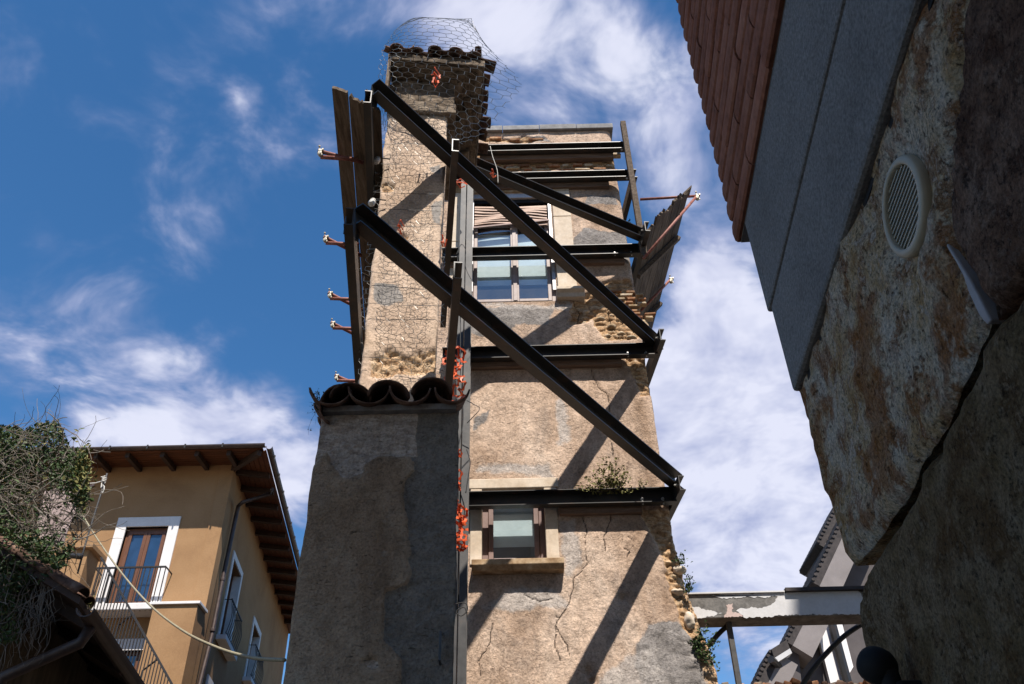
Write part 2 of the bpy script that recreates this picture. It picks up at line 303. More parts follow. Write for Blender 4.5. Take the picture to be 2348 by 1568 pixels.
def world_loc(o):
    p = Vector(o.location)
    while o.parent: o = o.parent; p = p + Vector(o.location)
    return p
def tag(o, label=None, cat=None, group=None, kind=None):
    if label: o['label'] = label
    if cat: o['category'] = cat
    if group: o['group'] = group
    if kind: o['kind'] = kind
    return o
def thing(name, label, cat, loc=(0, 0, 0), group=None):
    o = bpy.data.objects.new(name, None); COL.objects.link(o); o.location = loc; o.empty_display_size = .2
    return tag(o, label, cat, group)
def box(name, a, b, mat, parent=None, bevel=0.0): return MB().aabb(a, b).build(name, mat, parent, bevel=bevel)

def channel(p0, p1, side, h=.20, b=.075, t=.011, up=(0, 0, 1), lip=True):
    """rolled C section between two points: web at the back, flanges pointing to side"""
    p0, p1 = Vector(p0), Vector(p1); a = (p1-p0).normalized(); up = Vector(up); up = (up-a*up.dot(a)).normalized()
    o = Vector(side); o = (o-a*o.dot(a)-up*o.dot(up)).normalized()
    H = h/2
    prof = [(0, -H), (b, -H), (b, -H+t), (t, -H+t*1.35), (t, H-t*1.35), (b, H-t), (b, H), (0, H)]
    return MB().extrude([p0+o*x+up*z for x, z in prof], p1-p0)

# value noise on arrays (for relief that is real geometry)
_NG = {}
def vnoise(x, y, seed=0):
    if seed not in _NG: _NG[seed] = np.random.default_rng(seed).random((256, 256))
    G = _NG[seed]
    xi = np.floor(x).astype(int); yi = np.floor(y).astype(int); fx = x-xi; fy = y-yi
    fx = fx*fx*(3-2*fx); fy = fy*fy*(3-2*fy)
    g = lambda i, j: G[(xi+i) % 256, (yi+j) % 256]
    return (g(0, 0)*(1-fx)+g(1, 0)*fx)*(1-fy)+(g(0, 1)*(1-fx)+g(1, 1)*fx)*fy
def fbm(x, y, seed=0, octv=4, gain=.5):
    s = 0; a = 1; tot = 0
    for k in range(octv): s = s+a*vnoise(x*2**k+17*k, y*2**k+31*k, seed+k); tot += a; a *= gain
    return s/tot-.5
def cells(x, y, seed=0):
    """cellular pattern: (distance to the border between cells, id value of the cell)"""
    r = np.random.default_rng(seed); J = r.random((128, 128, 3)); xi = np.floor(x).astype(int); yi = np.floor(y).astype(int)
    d1 = np.full(x.shape, 9.); d2 = np.full(x.shape, 9.); idv = np.zeros(x.shape)
    for i in (-1, 0, 1):
        for j in (-1, 0, 1):
            q = J[(xi+i) % 128, (yi+j) % 128]; dd = np.hypot(xi+i+q[..., 0]-x, yi+j+q[..., 1]-y)
            nb = dd < d1; d2 = np.where(nb, d1, np.minimum(d2, dd)); idv = np.where(nb, q[..., 2], idv); d1 = np.where(nb, dd, d1)
    return d2-d1, idv
def inpoly(X, Y, poly):
    ins = np.zeros(X.shape, bool); n = len(poly)
    for i in range(n):
        x0, y0 = poly[i]; x1, y1 = poly[(i+1) % n]
        if y0 == y1: continue
        c = ((Y < y0) != (Y < y1)) & (X < (x1-x0)*(Y-y0)/(y1-y0)+x0); ins ^= c
    return ins
def pdist(X, Y, line):
    d = np.full(X.shape, 1e9)
    for (x0, y0), (x1, y1) in zip(line[:-1], line[1:]):
        dx, dy = x1-x0, y1-y0; t = np.clip(((X-x0)*dx+(Y-y0)*dy)/(dx*dx+dy*dy+1e-12), 0, 1)
        d = np.minimum(d, np.hypot(X-x0-t*dx, Y-y0-t*dy))
    return d
def soft(X, Y, poly, w=.06):
    """1 inside, 0 outside, .5 on the outline"""
    d = pdist(X, Y, list(poly)+[poly[0]]); s = np.where(inpoly(X, Y, poly), d, -d); return np.clip(.5+s/(2*w), 0, 1)
def attr(me, name, vals):
    a = me.attributes.new(name, 'FLOAT', 'POINT'); a.data.foreach_set('value', np.asarray(vals, dtype=np.float32).ravel())

def thin_glass(name, tint, refl):
    m = bpy.data.materials.new(name); m.use_nodes = True; t = NT(m.node_tree); t.N.clear()
    co = t.n('ShaderNodeTexCoord').outputs['Object']
    bp = t.n('ShaderNodeBump', Strength=.1, Distance=.002, Height=t.noise(co, .8, 1)).outputs[0]
    g = t.n('ShaderNodeBsdfGlossy', Roughness=.02, Color=(1, 1, 1, 1), Normal=bp)
    tr = t.n('ShaderNodeBsdfTransparent', Color=(*tint, 1))
    fr = t.math('ADD', t.math('MULTIPLY', t.math('POWER', t.n('ShaderNodeLayerWeight', Blend=.5).outputs['Facing'], 5.0), .96), .08)     # same from both sides
    dirt = t.math('MULTIPLY', t.noise(co, 5, 7, .65), .10)
    df = t.n('ShaderNodeBsdfDiffuse', Color=(.5, .5, .48, 1))
    mx = t.n('ShaderNodeMixShader', i0=t.math('ADD', t.math('MULTIPLY', fr, refl), .10, True), i1=tr.outputs[0], i2=g.outputs[0])
    m2 = t.n('ShaderNodeMixShader', i0=dirt, i1=mx.outputs[0], i2=df.outputs[0])
    o = t.n('ShaderNodeOutputMaterial'); t.L.new(m2.outputs[0], o.inputs[0]); return m
M['glass'] = thin_glass('window glass', (.90, .95, .96), 1.6)

# ------------------------------------------------------------------ ground and the buildings that stand behind the viewer
st = box('street', (-300, -300, -.5), (300, 300, 0), 'cobble'); tag(st, kind='structure')

def relief(name, parent, mat, P0, u, out, xs, zs, XF, rec, attrs, holes, depth, skew=0.0):
    """wall whose front is a fine grid with real relief; XF bends the columns, rec is how far each point lies back"""
    xs = np.array(xs); zs = np.array(zs); nx, nz = len(xs), len(zs); X0, Z = np.meshgrid(xs, zs); X = XF(X0, Z)
    r = rec(X, Z); P0 = Vector(P0); u = Vector(u).normalized(); o = Vector(out).normalized()
    V = np.stack([P0.x+u.x*X-o.x*r, P0.y+u.y*X-o.y*r, Z], -1).reshape(-1, 3)
    A = {k: f(X, Z) for k, f in attrs.items()}
    idx = np.arange(nx*nz).reshape(nz, nx)
    xc, zc = np.meshgrid((xs[:-1]+xs[1:])/2, (zs[:-1]+zs[1:])/2); keep = np.ones(xc.shape, bool)
    for a, b, c, d in holes: keep &= ~((xc > a) & (xc < b) & (zc > c) & (zc < d))
    F = np.stack([idx[:-1, :-1], idx[:-1, 1:], idx[1:, 1:], idx[1:, :-1]], -1)[keep].tolist()
    back = np.array([o.x+skew, o.y, 0])*depth
    L = idx[:, 0]; Rr = idx[:, -1]; T = idx[-1, :]; n = nx*nz
    V2 = [V[L]-back, V[Rr]-back, V[T]-back]; lb = n; rb = n+nz; tb = n+2*nz
    for i in range(nz-1):
        F.append((lb+i, L[i], L[i+1], lb+i+1)); F.append((Rr[i], rb+i, rb+i+1, Rr[i+1])); F.append((rb+i, lb+i, lb+i+1, rb+i+1))
    for j in range(nx-1): F.append((T[j], T[j+1], tb+j+1, tb+j))
    V = np.concatenate([V]+V2)
    org = world_loc(parent)
    me = bpy.data.meshes.new(name); me.from_pydata((V-np.array(org)).tolist(), [], [[int(q) for q in f] for f in F]); me.update()
    me.materials.append(M[mat]); me.polygons.foreach_set('use_smooth', [True]*len(me.polygons))
    for k, a in A.items():
        attr(me, k, np.concatenate([a.ravel(), a[:, 0], a[:, -1], a[-1, :]]))
    ob = bpy.data.objects.new(name, me); COL.objects.link(ob); ob.parent = parent
    return ob

# ================================================================== the tower
FY = 10.0
tower = thing('old_tower', 'tall old tower of cracked flaking tan plaster braced by dark steel beams', 'tower', (.4, 12.5, 0))
def fz(x, y, yy=FY): p = YP(x, y, yy); return (p.x, p.z)
EDGE = [(0, 2.75), (3, 2.5), (4.2, 2.33), (4.6, 2.22), (5.2, 2.12), (5.75, 2.02), (6.3, 1.955), (7.2, 1.93), (8.3, 1.92), (9.4, 1.905), (11.35, 1.88), (14.3, 1.843)]
def XE(z): return np.interp(z, [a for a, b in EDGE], [b for a, b in EDGE])
ZT = fz(1240, 303)[1]
w1 = dict(x0=fz(1105, 1225)[0], x1=fz(1251, 1225)[0], z0=fz(1190, 1292)[1], z1=fz(1180, 1122)[1])
w2 = dict(x0=fz(1077, 600)[0], x1=fz(1272, 600)[0], z0=fz(1180, 694)[1], z1=fz(1180, 446)[1])
def pane(x0, x1, z0, z1, y, parent, mat='glass'):
    return MB().add([(x0, y, z0), (x1, y, z0), (x1, y, z1), (x0, y, z1)], [(0, 1, 2, 3)]).build('pane', mat, parent)
def grid_lines(a, b, step, extra):
    v = sorted(set([round(a+(b-a)*i/int((b-a)/step), 4) for i in range(int((b-a)/step)+1)]))
    v = [q for q in v if all(abs(q-e) > step*.45 for e in extra)] + list(extra); return sorted(v)
XS = grid_lines(-1.35, 1.9, .016, [w1['x0'], w1['x1'], w2['x0'], w2['x1']])
ZS = [0, 1, 2, 3] + grid_lines(3.6, ZT, .016, [w1['z0'], w1['z1'], w2['z0'], w2['z1']])
def XF(X, Z):
    t = np.clip((X-1.15)/.75, 0, 1); e = XE(Z)
    jag = (fbm(Z*1.9, Z*0+3.3, 5, 4, .6)*.10*np.clip((8.6-Z)/3, .12, 1) + (np.floor(vnoise(Z*4.5, Z*0+.5, 8)*5)/5-.5)*.035*np.clip((7.2-Z)/2, .05, 1))
    return np.where(X <= 1.15, X, 1.15+t*(e+jag-1.15))
pf = lambda pts: [fz(*p) for p in pts]
BARE = [pf([(1083, 352), (1240, 366), (1300, 352), (1408, 352), (1412, 384), (1300, 392), (1180, 396), (1083, 392)]),
        pf([(1100, 312), (1165, 318), (1200, 310), (1250, 320), (1200, 326), (1110, 326)]),
        pf([(1316, 694), (1372, 648), (1440, 640), (1478, 690), (1480, 760), (1440, 780), (1395, 782), (1350, 735), (1300, 745)]),
        pf([(1425, 818), (1500, 815), (1510, 900), (1470, 905), (1450, 860)]),
        pf([(1465, 1170), (1545, 1165), (1560, 1240), (1590, 1345), (1600, 1480), (1560, 1420), (1530, 1320), (1505, 1240)]),
        pf([(1520, 1000), (1500, 960), (1525, 940), (1540, 1080), (1520, 1090)])]
GREY = [pf([(1335, 525), (1440, 536), (1446, 602), (1332, 604), (1310, 560)]), pf([(1085, 712), (1190, 700), (1275, 712), (1255, 745), (1190, 748), (1120, 775), (1085, 765)]),
        pf([(1490, 1432), (1560, 1425), (1640, 1500), (1700, 1600), (1560, 1600), (1470, 1560), (1455, 1490)]), pf([(1085, 962), (1130, 940), (1120, 960), (1082, 990)]),
        pf([(1410, 448), (1340, 452), (1345, 470), (1420, 470)]), pf([(1200, 316), (1250, 312), (1260, 322), (1210, 326)])]
PALE = [pf([(1288, 1200), (1320, 1195), (1335, 1290), (1300, 1330), (1290, 1310)]), pf([(1160, 1350), (1280, 1345), (1295, 1390), (1170, 1400), (1110, 1400)]),
        pf([(1085, 1085), (1270, 1095), (1262, 1068), (1090, 1070)]), pf([(1380, 1530), (1500, 1480), (1540, 1600), (1380, 1600)]), pf([(1270, 920), (1290, 900), (1310, 1010), (1280, 1030)]),
        pf([(1330, 700), (1290, 692), (1300, 700), (1085, 696), (1085, 706), (1300, 712)])]
zz7 = lambda pts: [fz((1120+x/3.015)*.9392, (1150+y/3.015)*.9392) for x, y in pts]
CRACK = [pf([(1356, 836), (1358, 862), (1372, 888), (1392, 905), (1399, 930), (1394, 958), (1405, 985), (1400, 1012), (1406, 1045)]),
         zz7([(1120, 330), (1095, 430), (1065, 490), (1080, 600)]), zz7([(905, 340), (945, 440), (925, 560), (940, 690), (860, 785), (830, 900), (818, 970), (770, 1040), (740, 1085), (705, 1075)]),
         zz7([(740, 1085), (718, 1140), (745, 1200), (800, 1290), (805, 1370)]), zz7([(718, 1140), (712, 1300), (745, 1400)]), zz7([(480, 905), (540, 950), (600, 965), (690, 950)]),
         zz7([(1210, 570), (1260, 590), (1240, 630)]), zz7([(250, 1130), (225, 1280), (150, 1400), (160, 1500)]), pf([(1312, 690), (1330, 715), (1322, 740)]),
         pf([(1395, 705), (1400, 740), (1422, 775)]), pf([(1160, 810), (1150, 790), (1165, 770)]), zz7([(1230, 480), (1280, 505), (1285, 560)])]
def jit(X, Z, a=.05, f=6, s=3): return X+fbm(X*f, Z*f, s, 4, .6)*a, Z+fbm(X*f+50, Z*f+9, s+7, 4, .6)*a
def a_bare(X, Z):
    x, z = jit(X, Z, .16, 5, 21); v = np.zeros(X.shape)
    for p in BARE: v = np.maximum(v, soft(x, z, p, .035))
    return v
def a_grey(X, Z):
    x, z = jit(X, Z, .14, 4, 41); v = np.zeros(X.shape)
    for p in GREY: v = np.maximum(v, soft(x, z, p, .08))
    return v
def a_pale(X, Z):
    x, z = jit(X, Z, .14, 4, 61); v = np.zeros(X.shape)
    for p in PALE: v = np.maximum(v, soft(x, z, p, .10))
    return v
def a_crack(X, Z):
    x, z = jit(X, Z, .05, 9, 81); v = np.zeros(X.shape)
    for p in CRACK: v = np.maximum(v, np.clip(1-pdist(x, z, p)/.017, 0, 1))
    return v
def rec_t(X, Z):
    b = a_bare(X, Z); g = a_grey(X, Z)
    d, idv = cells(X*5.0, Z*11.0, 4)
    stone = .012+.03*(1-np.clip(d*3.0, 0, 1))+.022*idv + fbm(X*24, Z*24, 9, 3)*.02
    plaster = -.012 + fbm(X*1.1, Z*1.1, 2, 3)*.035 + fbm(X*9, Z*9, 31, 5, .62)*.013 + g*(-.006+fbm(X*16, Z*16, 33, 3)*.012)
    holes_ = np.zeros(X.shape)
    for (px, py, rr) in [(1426, 1372, .05), (1348, 1540, .06), (1242, 1240, .035), (1357, 1562, .04)]:
        hx, hz = fz(px, py); holes_ += .05*np.exp(-((X-hx)**2+(Z-hz)**2)/rr**2)
    t = np.clip((X-1.15)/np.maximum(XE(Z)-1.15, .1), 0, 1)
    e = np.clip((6.9-Z)/1.2, 0, 1)*np.clip((t-.62)/.38, 0, 1)
    d2, id2 = cells(X*4.0+9, Z*7.0, 14)
    quoin = e*(.035*(1-np.clip(d2*3, 0, 1))+.05*id2)
    return plaster*(1-b)+stone*b + a_crack(X, Z)*.012 + quoin + .06*t**14 + holes_
relief('wall', tower, 'tower', (0, FY, 0), (1, 0, 0), (0, -1, 0), XS, ZS, XF, rec_t,
       dict(bare=lambda X, Z: np.maximum(a_bare(X, Z), np.clip((6.9-Z)/1.0, 0, .75)*np.clip((np.clip((X-1.15)/np.maximum(XE(Z)-1.15, .1), 0, 1)-.70)/.25, 0, 1)), grey=a_grey, pale=a_pale, crack=a_crack),
       [(w1['x0'], w1['x1'], w1['z0'], w1['z1']), (w2['x0'], w2['x1'], w2['z0'], w2['z1'])], 4.6)
# coping slabs on the top
xa, xb = -1.4, 1.90; n = 5
for i in range(n):
    a = xa+(xb-xa)*i/n; b = xa+(xb-xa)*(i+1)/n-.008
    box('coping_slab', (a, FY-.07, ZT+.004), (b, FY+.45, ZT+.125+.008*(i % 2)), 'coping', tower, .008)
# loose bricks and stones that stand out of the bare masonry
def chip(name, c, sx, sy, sz, mat, parent, jag=.25, rot=0.0, worn=False):
    vs = []
    for k in (-1, 1):
        for j in (-1, 1):
            for i in (-1, 1):
                q = Vector((i*sx*(1+random.uniform(-jag, jag*.3)), j*sy, k*sz*(1+random.uniform(-jag, jag*.4))))
                q.rotate(Matrix.Rotation(rot, 3, 'Y')); vs.append(Vector(c)+q)
    return MB().add(vs, [(0, 2, 3, 1), (4, 5, 7, 6), (0, 1, 5, 4), (2, 6, 7, 3), (0, 4, 6, 2), (1, 3, 7, 5)]).build(name, mat, parent, bevel=min(sx, sz)*.35) if not worn else worn_stone(MB().add(vs, [(0, 2, 3, 1), (4, 5, 7, 6), (0, 1, 5, 4), (2, 6, 7, 3), (0, 4, 6, 2), (1, 3, 7, 5)]).build(name, mat, parent))
def worn_stone(o):
    s_ = o.modifiers.new('sub', 'SUBSURF'); s_.levels = s_.render_levels = 3
    tx = bpy.data.textures.get('stone_wear') or bpy.data.textures.new('stone_wear', 'CLOUDS'); tx.noise_scale = .07; tx.noise_depth = 4
    d_ = o.modifiers.new('wear', 'DISPLACE'); d_.texture = tx; d_.strength = .05; d_.mid_level = .5; d_.texture_coords = 'GLOBAL'
    o.data.polygons.foreach_set('use_smooth', [True]*len(o.data.polygons)); return o
for row in range(5):
    py = 351+row*9.2; x = 1092+random.uniform(0, 25)
    while x < 1398:
        wpx = random.uniform(14, 42)
        if random.random() < .78:
            c = YP(x+wpx/2, py+random.uniform(-2, 2), FY); c.y = FY+.03+random.uniform(-.012, .02)
            chip('brick', c, wpx*.0036, .05, .024+random.uniform(0, .008), 'brick_old' if random.random() < .72 else 'rubble', tower, .3, random.uniform(-.06, .06))
        x += wpx+random.uniform(2, 9)
for (px, py, wpx) in [(1135, 318, 34), (1230, 321, 44), (1180, 322, 26)]:
    c = YP(px, py, FY); c.y = FY+.02; chip('brick', c, wpx*.0034, .05, .03, 'brick_old', tower, .3)
for row in range(8):
    py = 668+row*8.5; x0_ = 1392+row*2; x = x0_+random.uniform(0, 20)
    while x < 1462+row*2.5:
        wpx = random.uniform(18, 34); c = YP(x+wpx/2, py, FY); c.y = FY+.035+random.uniform(-.012, .015)
        if random.random() < .8: chip('brick', c, wpx*.0029, .05, .020, 'rubble' if random.random() < .6 else 'brick_old', tower, .3, random.uniform(-.05, .05))
        x += wpx+random.uniform(1, 6)
for (px, py, a, b) in [(1402, 745, .09, .05), (1425, 762, .08, .04), (1345, 712, .07, .03), (1375, 728, .10, .035), (1395, 768, .07, .035), (1340, 740, .06, .035), (1450, 770, .09, .05), (1476, 744, .10, .16), (1470, 845, .10, .035), (1468, 862, .09, .03), (1466, 878, .08, .028)]:
    c = YP(px, py, FY); c.y = FY+.06; chip('stone', c, a*1.1, .08, b*1.2, 'rubble', tower, .35, random.uniform(-.15, .15), True)
for k in range(22):
    z = 4.2+2.75*(k/22.)+random.uniform(-.03, .03); xe = float(XE(np.array(z)))
    sx = random.uniform(.07, .19); c = Vector((xe-.05-sx*.9+random.uniform(-.14, .0), FY+.125+random.uniform(-.01, .02), z))
    chip('stone', c, sx, .10, random.uniform(.05, .11), 'rubble', tower, .4, random.uniform(-.3, .3), True)
for (px, py, a, b) in [(1560, 1303, .09, .05), (1556, 1354, .10, .032), (1582, 1418, .075, .11)]:
    c = YP(px, py, FY); c.y = FY+.05; chip('stone', c, a*1.1, .09, b*1.25, 'stone', tower, .2, random.uniform(-.1, .1), True)

# ---- the lower window: dressed stone surround, brown frame, one pane
def window_part(name, label=None):
    o = bpy.data.objects.new(name, None); COL.objects.link(o); o.parent = tower; o.location = (0, 0, 0)
    if label: o['label'] = label
    return o
wl = window_part('window', 'small lower window with pale stone surround and single pane')
a, b, c, d = w1['x0'], w1['x1'], w1['z0'], w1['z1']
jl = fz(1078, 1225)[0]; jr = fz(1280, 1225)[0]; lt = fz(1180, 1100)[1]
box('lintel', (jl-.02, FY-.045, d), (jr+.03, FY+.22, lt), 'stone', wl, .01)
box('jamb', (jl, FY-.04, c-.02), (a, FY+.22, d-.003), 'stone', wl, .01)
box('jamb', (b, FY-.04, c-.02), (jr, FY+.22, d-.003), 'stone', wl, .01)
sa, sb = fz(1083, 1302)[0], fz(1292, 1298)[0]; sz = c-.02
MB().extrude([(sa, FY-.20, sz), (sa, FY-.20, sz-.07), (sa, FY-.15, sz-.125), (sa, FY+.2, sz-.125), (sa, FY+.2, sz)], (sb-sa, 0, 0)).build('sill', 'sill', wl, bevel=.008)
fy = FY+.12
for (xa_, xb_, za, zb) in [(a, a+.075, c, d), (b-.075, b, c, d), (a+.075, b-.075, c, c+.06), (a+.075, b-.075, d-.07, d)]:
    box('frame', (xa_, fy, za), (xb_, fy+.07, zb), 'pvc', wl, .006)
for (xa_, xb_, za, zb) in [(a+.078, a+.14, c+.063, d-.073), (b-.14, b-.078, c+.063, d-.073), (a+.14, b-.14, c+.063, c+.12), (a+.14, b-.14, d-.13, d-.073)]:
    box('sash', (xa_, fy-.02, za), (xb_, fy+.05, zb), 'pvc', wl, .006)
pane(a+.135, b-.135, c+.115, d-.125, fy+.02, wl)
h = d-c
box('blind', (a+.12, fy+.06, c+.30), (b-.12, fy+.068, d-.17), 'blind', wl)  # pale sheet behind the glass, imitates a bright reflection
box('inner_shelf', (a+.12, fy+.10, c+.07), (b-.12, fy+.38, c+.11), 'blind', wl)
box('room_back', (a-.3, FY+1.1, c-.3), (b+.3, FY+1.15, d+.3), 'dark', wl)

# ---- the upper window: two leaves, collapsed roller shutter, broken sill
wu = window_part('window', 'wide upper window with two leaves and a sagging roller shutter')
a, b, c, d = w2['x0'], w2['x1'], w2['z0'], w2['z1']
jr = fz(1306, 560)[0]; jr2 = fz(1333, 660)[0]
zs_ = fz(1300, 672)[1]
for (z0, z1) in [(zs_+.01, zs_+.95), (zs_+.96, zs_+1.62), (zs_+1.63, d+.02)]:
    box('jamb', (b+.02, FY-.05, z0), (jr+.06, FY+.22, z1), 'stone', wu, .01)
jl = fz(1028, 600)[0]
for (z0, z1) in [(zs_-.1, zs_+1.1), (zs_+1.11, d+.02)]:
    box('jamb', (jl, FY-.05, z0), (a-.02, FY+.22, z1), 'stone', wu, .01)
box('lintel', (jl, FY-.045, d+.025), (jr+.06, FY+.22, d+.25), 'rubble', wu, .012)
sx0, sx1 = fz(1276, 680)[0], fz(1340, 680)[0]
MB().extrude([(sx0, FY-.17, zs_), (sx0, FY-.17, zs_-.055), (sx0, FY-.12, zs_-.09), (sx0, FY-.10, zs_-.16), (sx0, FY+.1, zs_-.16), (sx0, FY+.1, zs_)], (sx1-sx0, 0, 0)).build('sill', 'stone', wu, bevel=.008)
fy = FY+.06
for (xa_, xb_, za, zb) in [(a, a+.06, c, d-.42), (b-.07, b, c, d-.42), (a+.06, b-.07, c, c+.06)]:
    box('frame', (xa_, fy, za), (xb_, fy+.08, zb), 'pvc_light', wu, .006)
zt = d-.62; mid = fz(1180, 600)[0]
box('frame', (a+.06, fy, zt+.01), (b-.07, fy+.08, zt+.08), 'pvc', wu, .006)
for (l, r_) in [(a+.063, mid-.004), (mid+.004, b-.073)]:
    for (xa_, xb_, za, zb) in [(l, l+.055, c+.063, zt), (r_-.055, r_, c+.063, zt), (l+.055, r_-.055, c+.063, c+.115), (l+.055, r_-.055, zt-.06, zt)]:
        box('sash', (xa_, fy-.02, za), (xb_, fy+.045, zb), 'pvc_light', wu, .006)
    pane(l+.05, r_-.05, c+.11, zt-.055, fy+.015, wu)
    box('blind', (l+.03, fy+.06, c+.46), (r_-.03, fy+.068, zt-.20), 'blind', wu)  # reflection of the bright sky made as a pale sheet behind the pane
box('astragal', (mid-.03, fy-.035, c+.07), (mid+.03, fy-.021, zt), 'pvc_light', wu, .005)
for xx, sg in ((a+.0, 1), (b, -1)):
    box('guide_rail', (xx if sg > 0 else xx-.055, fy-.055, c+.25), (xx+.055 if sg > 0 else xx, fy-.022, d-.1), 'alu', wu, .004)
box('shutter_box', (a+.02, FY-.02, d-.10), (b-.02, FY+.05, d-.002), 'alu', wu, .006)
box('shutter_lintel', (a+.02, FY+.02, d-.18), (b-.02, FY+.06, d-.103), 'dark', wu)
# roller slats hanging out of line
for k in range(9):
    z0 = d-.30-k*.052; path = []
    for q in range(9):
        t_ = q/8.; x = a+.07+(b-a-.15)*t_
        sag = -.055*math.sin(t_*5+k*.4)*(.4+k*.07)+.06*t_*(k-4)*.12
        path.append((x, FY-.005-.012*math.sin(t_*6+k), z0+sag))
    m_ = MB()
    for i in range(8):
        p, q = Vector(path[i]), Vector(path[i+1]); m_.box((p+q)/2, (q-p)/2*1.02, (0, .009, 0), (0, .004, .022))
    m_.build('slat', 'slat', wu)
p0 = Vector((a+.05, FY-.03, d-.80)); p1 = Vector((b-.05, FY-.03, d-.66))
MB().box((p0+p1)/2, (p1-p0)/2, (0, .016, 0), (0, .01, .026)).build('bottom_bar', 'pvc', wu, bevel=.004)
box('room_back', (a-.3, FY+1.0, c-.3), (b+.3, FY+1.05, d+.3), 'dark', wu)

# ================================================================== the chimney
CU = Vector((.9935, .1135, 0)); CV = Vector((-.1135, .9935, 0))      # along its front, and away from the viewer
cl_ = YP(858, 560, 6.46); cr_ = PL(1012, 560, cl_, CV)
CWID = (cr_-cl_).dot(CU); CL0 = Vector((cl_.x, cl_.y, 0))
chim = thing('chimney', 'slender tan plaster chimney with a crumbling tiled cap wrapped in wire netting', 'chimney', (cl_.x+.3, 7.1, 4.2))
def cz(x, y, out=0.0): p = PL(x, y, CL0-CV*out, CV); return ((p-CL0).dot(CU), p.z)
ZSH = cz(950, 262)[1]
CB = [[cz(*p) for p in [(850, 820), (900, 800), (930, 818), (1005, 800), (1008, 850), (850, 865)]], [cz(*p) for p in [(878, 418), (905, 424), (902, 438), (876, 440)]], [cz(*p) for p in [(915, 535), (938, 540), (930, 570), (918, 565)]]]
CG = [[cz(*p) for p in [(860, 650), (910, 655), (925, 690), (880, 700), (855, 690)]], [cz(*p) for p in [(990, 470), (1012, 460), (1012, 520), (995, 510)]], [cz(*p) for p in [(985, 385), (1014, 378), (1014, 402), (990, 400)]], [cz(*p) for p in [(888, 240), (1018, 240), (1018, 268), (888, 268)]]]
def cb(X, Z):
    x, z = jit(X, Z, .07, 8, 121); v = np.zeros(X.shape)
    for p in CB: v = np.maximum(v, soft(x, z, p, .03))
    return v
def cg(X, Z):
    x, z = jit(X, Z, .08, 6, 141); v = np.zeros(X.shape)
    for p in CG: v = np.maximum(v, soft(x, z, p, .05))
    return v
CCR = [[cz(*p) for p in [(905, 320), (900, 360), (912, 400)]], [cz(*p) for p in [(940, 720), (960, 735), (975, 728)]]]
def cc(X, Z):
    v = np.zeros(X.shape); x, z = jit(X, Z, .04, 10, 3)
    for p in CCR: v = np.maximum(v, np.clip(1-pdist(x, z, p)/.026, 0, 1)*.8)
    return v
def crec(X, Z):
    b = cb(X, Z); d, idv = cells(X*9, Z*12, 24)
    e = np.minimum(X, CWID-X)
    return (fbm(X*2, Z*2, 52, 3)*.03+fbm(X*11, Z*11, 53, 5, .62)*.011)*(1-b)+b*(.02+.03*(1-np.clip(d*3, 0, 1))+.02*idv)+.02*np.exp(-(e/.012)**2)
def cxf(X, Z):
    e = np.abs(X/CWID-.5)*2; return X+np.sign(X-CWID/2)*np.clip(e-.8, 0, 1)/.2*fbm(Z*3, Z*0+X*0, 77, 4, .6)*.05
relief('shaft', chim, 'chimney', CL0, CU, -CV, np.linspace(0, CWID, 38), np.arange(4.2, ZSH+.03, .018), cxf, crec,
       dict(bare=cb, grey=cg, pale=lambda X, Z: X*0, crack=cc), [], 1.35)
def cblock(name, x0, x1, f, z0, z1, mat='cap', back=1.35, bev=.012, parent=None, sub=0):
    """block of the chimney head: extents along the front, how far it stands forward, heights"""
    A_ = CL0+CU*x0-CV*f; w_ = CU*(x1-x0); d_ = CV*(back+f)
    m_ = MB(); m_.box(A_+w_/2+d_/2+Vector((0, 0, (z0+z1)/2)), w_/2, d_/2, (0, 0, (z1-z0)/2))
    o = m_.build(name, mat, parent or chim, bevel=bev)
    if sub:
        s_ = o.modifiers.new('sub', 'SUBSURF'); s_.subdivision_type = 'SIMPLE'; s_.levels = s_.render_levels = sub
        tx = bpy.data.textures.get('rubbly') or bpy.data.textures.new('rubbly', 'CLOUDS'); tx.noise_scale = .09; tx.noise_depth = 3
        d2 = o.modifiers.new('wear', 'DISPLACE'); d2.texture = tx; d2.strength = .045; d2.mid_level = .5; d2.texture_coords = 'LOCAL'
    return o
z1_ = lambda x, y, out: cz(x, y, out)[1]
zA = ZSH; zB = z1_(950, 232, .05); zC = z1_(960, 185, .03); zD = z1_(960, 150, .20); zE = z1_(980, 128, .26)
xR = lambda px, py, out: cz(px, py, out)[0]
cblock('neck_moulding', -.02, CWID+.10, .06, zA, zB, 'cap', sub=4)
cblock('head_block', 0.0, CWID+.08, .025, zB+.002, zC, 'cap', sub=5)
R2 = xR(1110, 150, .22)
for k in range(4):
    t_ = (k+1)/4.; za = zC+(zD-zC)*k/4.+.001; zb = zC+(zD-zC)*(k+1)/4.
    cblock('cove_course', -.01, CWID+.08+(R2-CWID-.10)*t_**.8, .03+.19*t_, za, zb, 'cap', 1.35+.1*t_, sub=5)
cblock('cap_slab', -.015, R2+.01, .26, zD+.002, zE, 'cap', 1.5, sub=4)
ob = MB().box(CL0+CU*-.035-CV*.13+Vector((0, 0, (zB+zE)/2-.1)), CU*.018, CV*.13, (0, 0, (zE-zB)/2+.08)).build('edge_board', 'wood', chim)

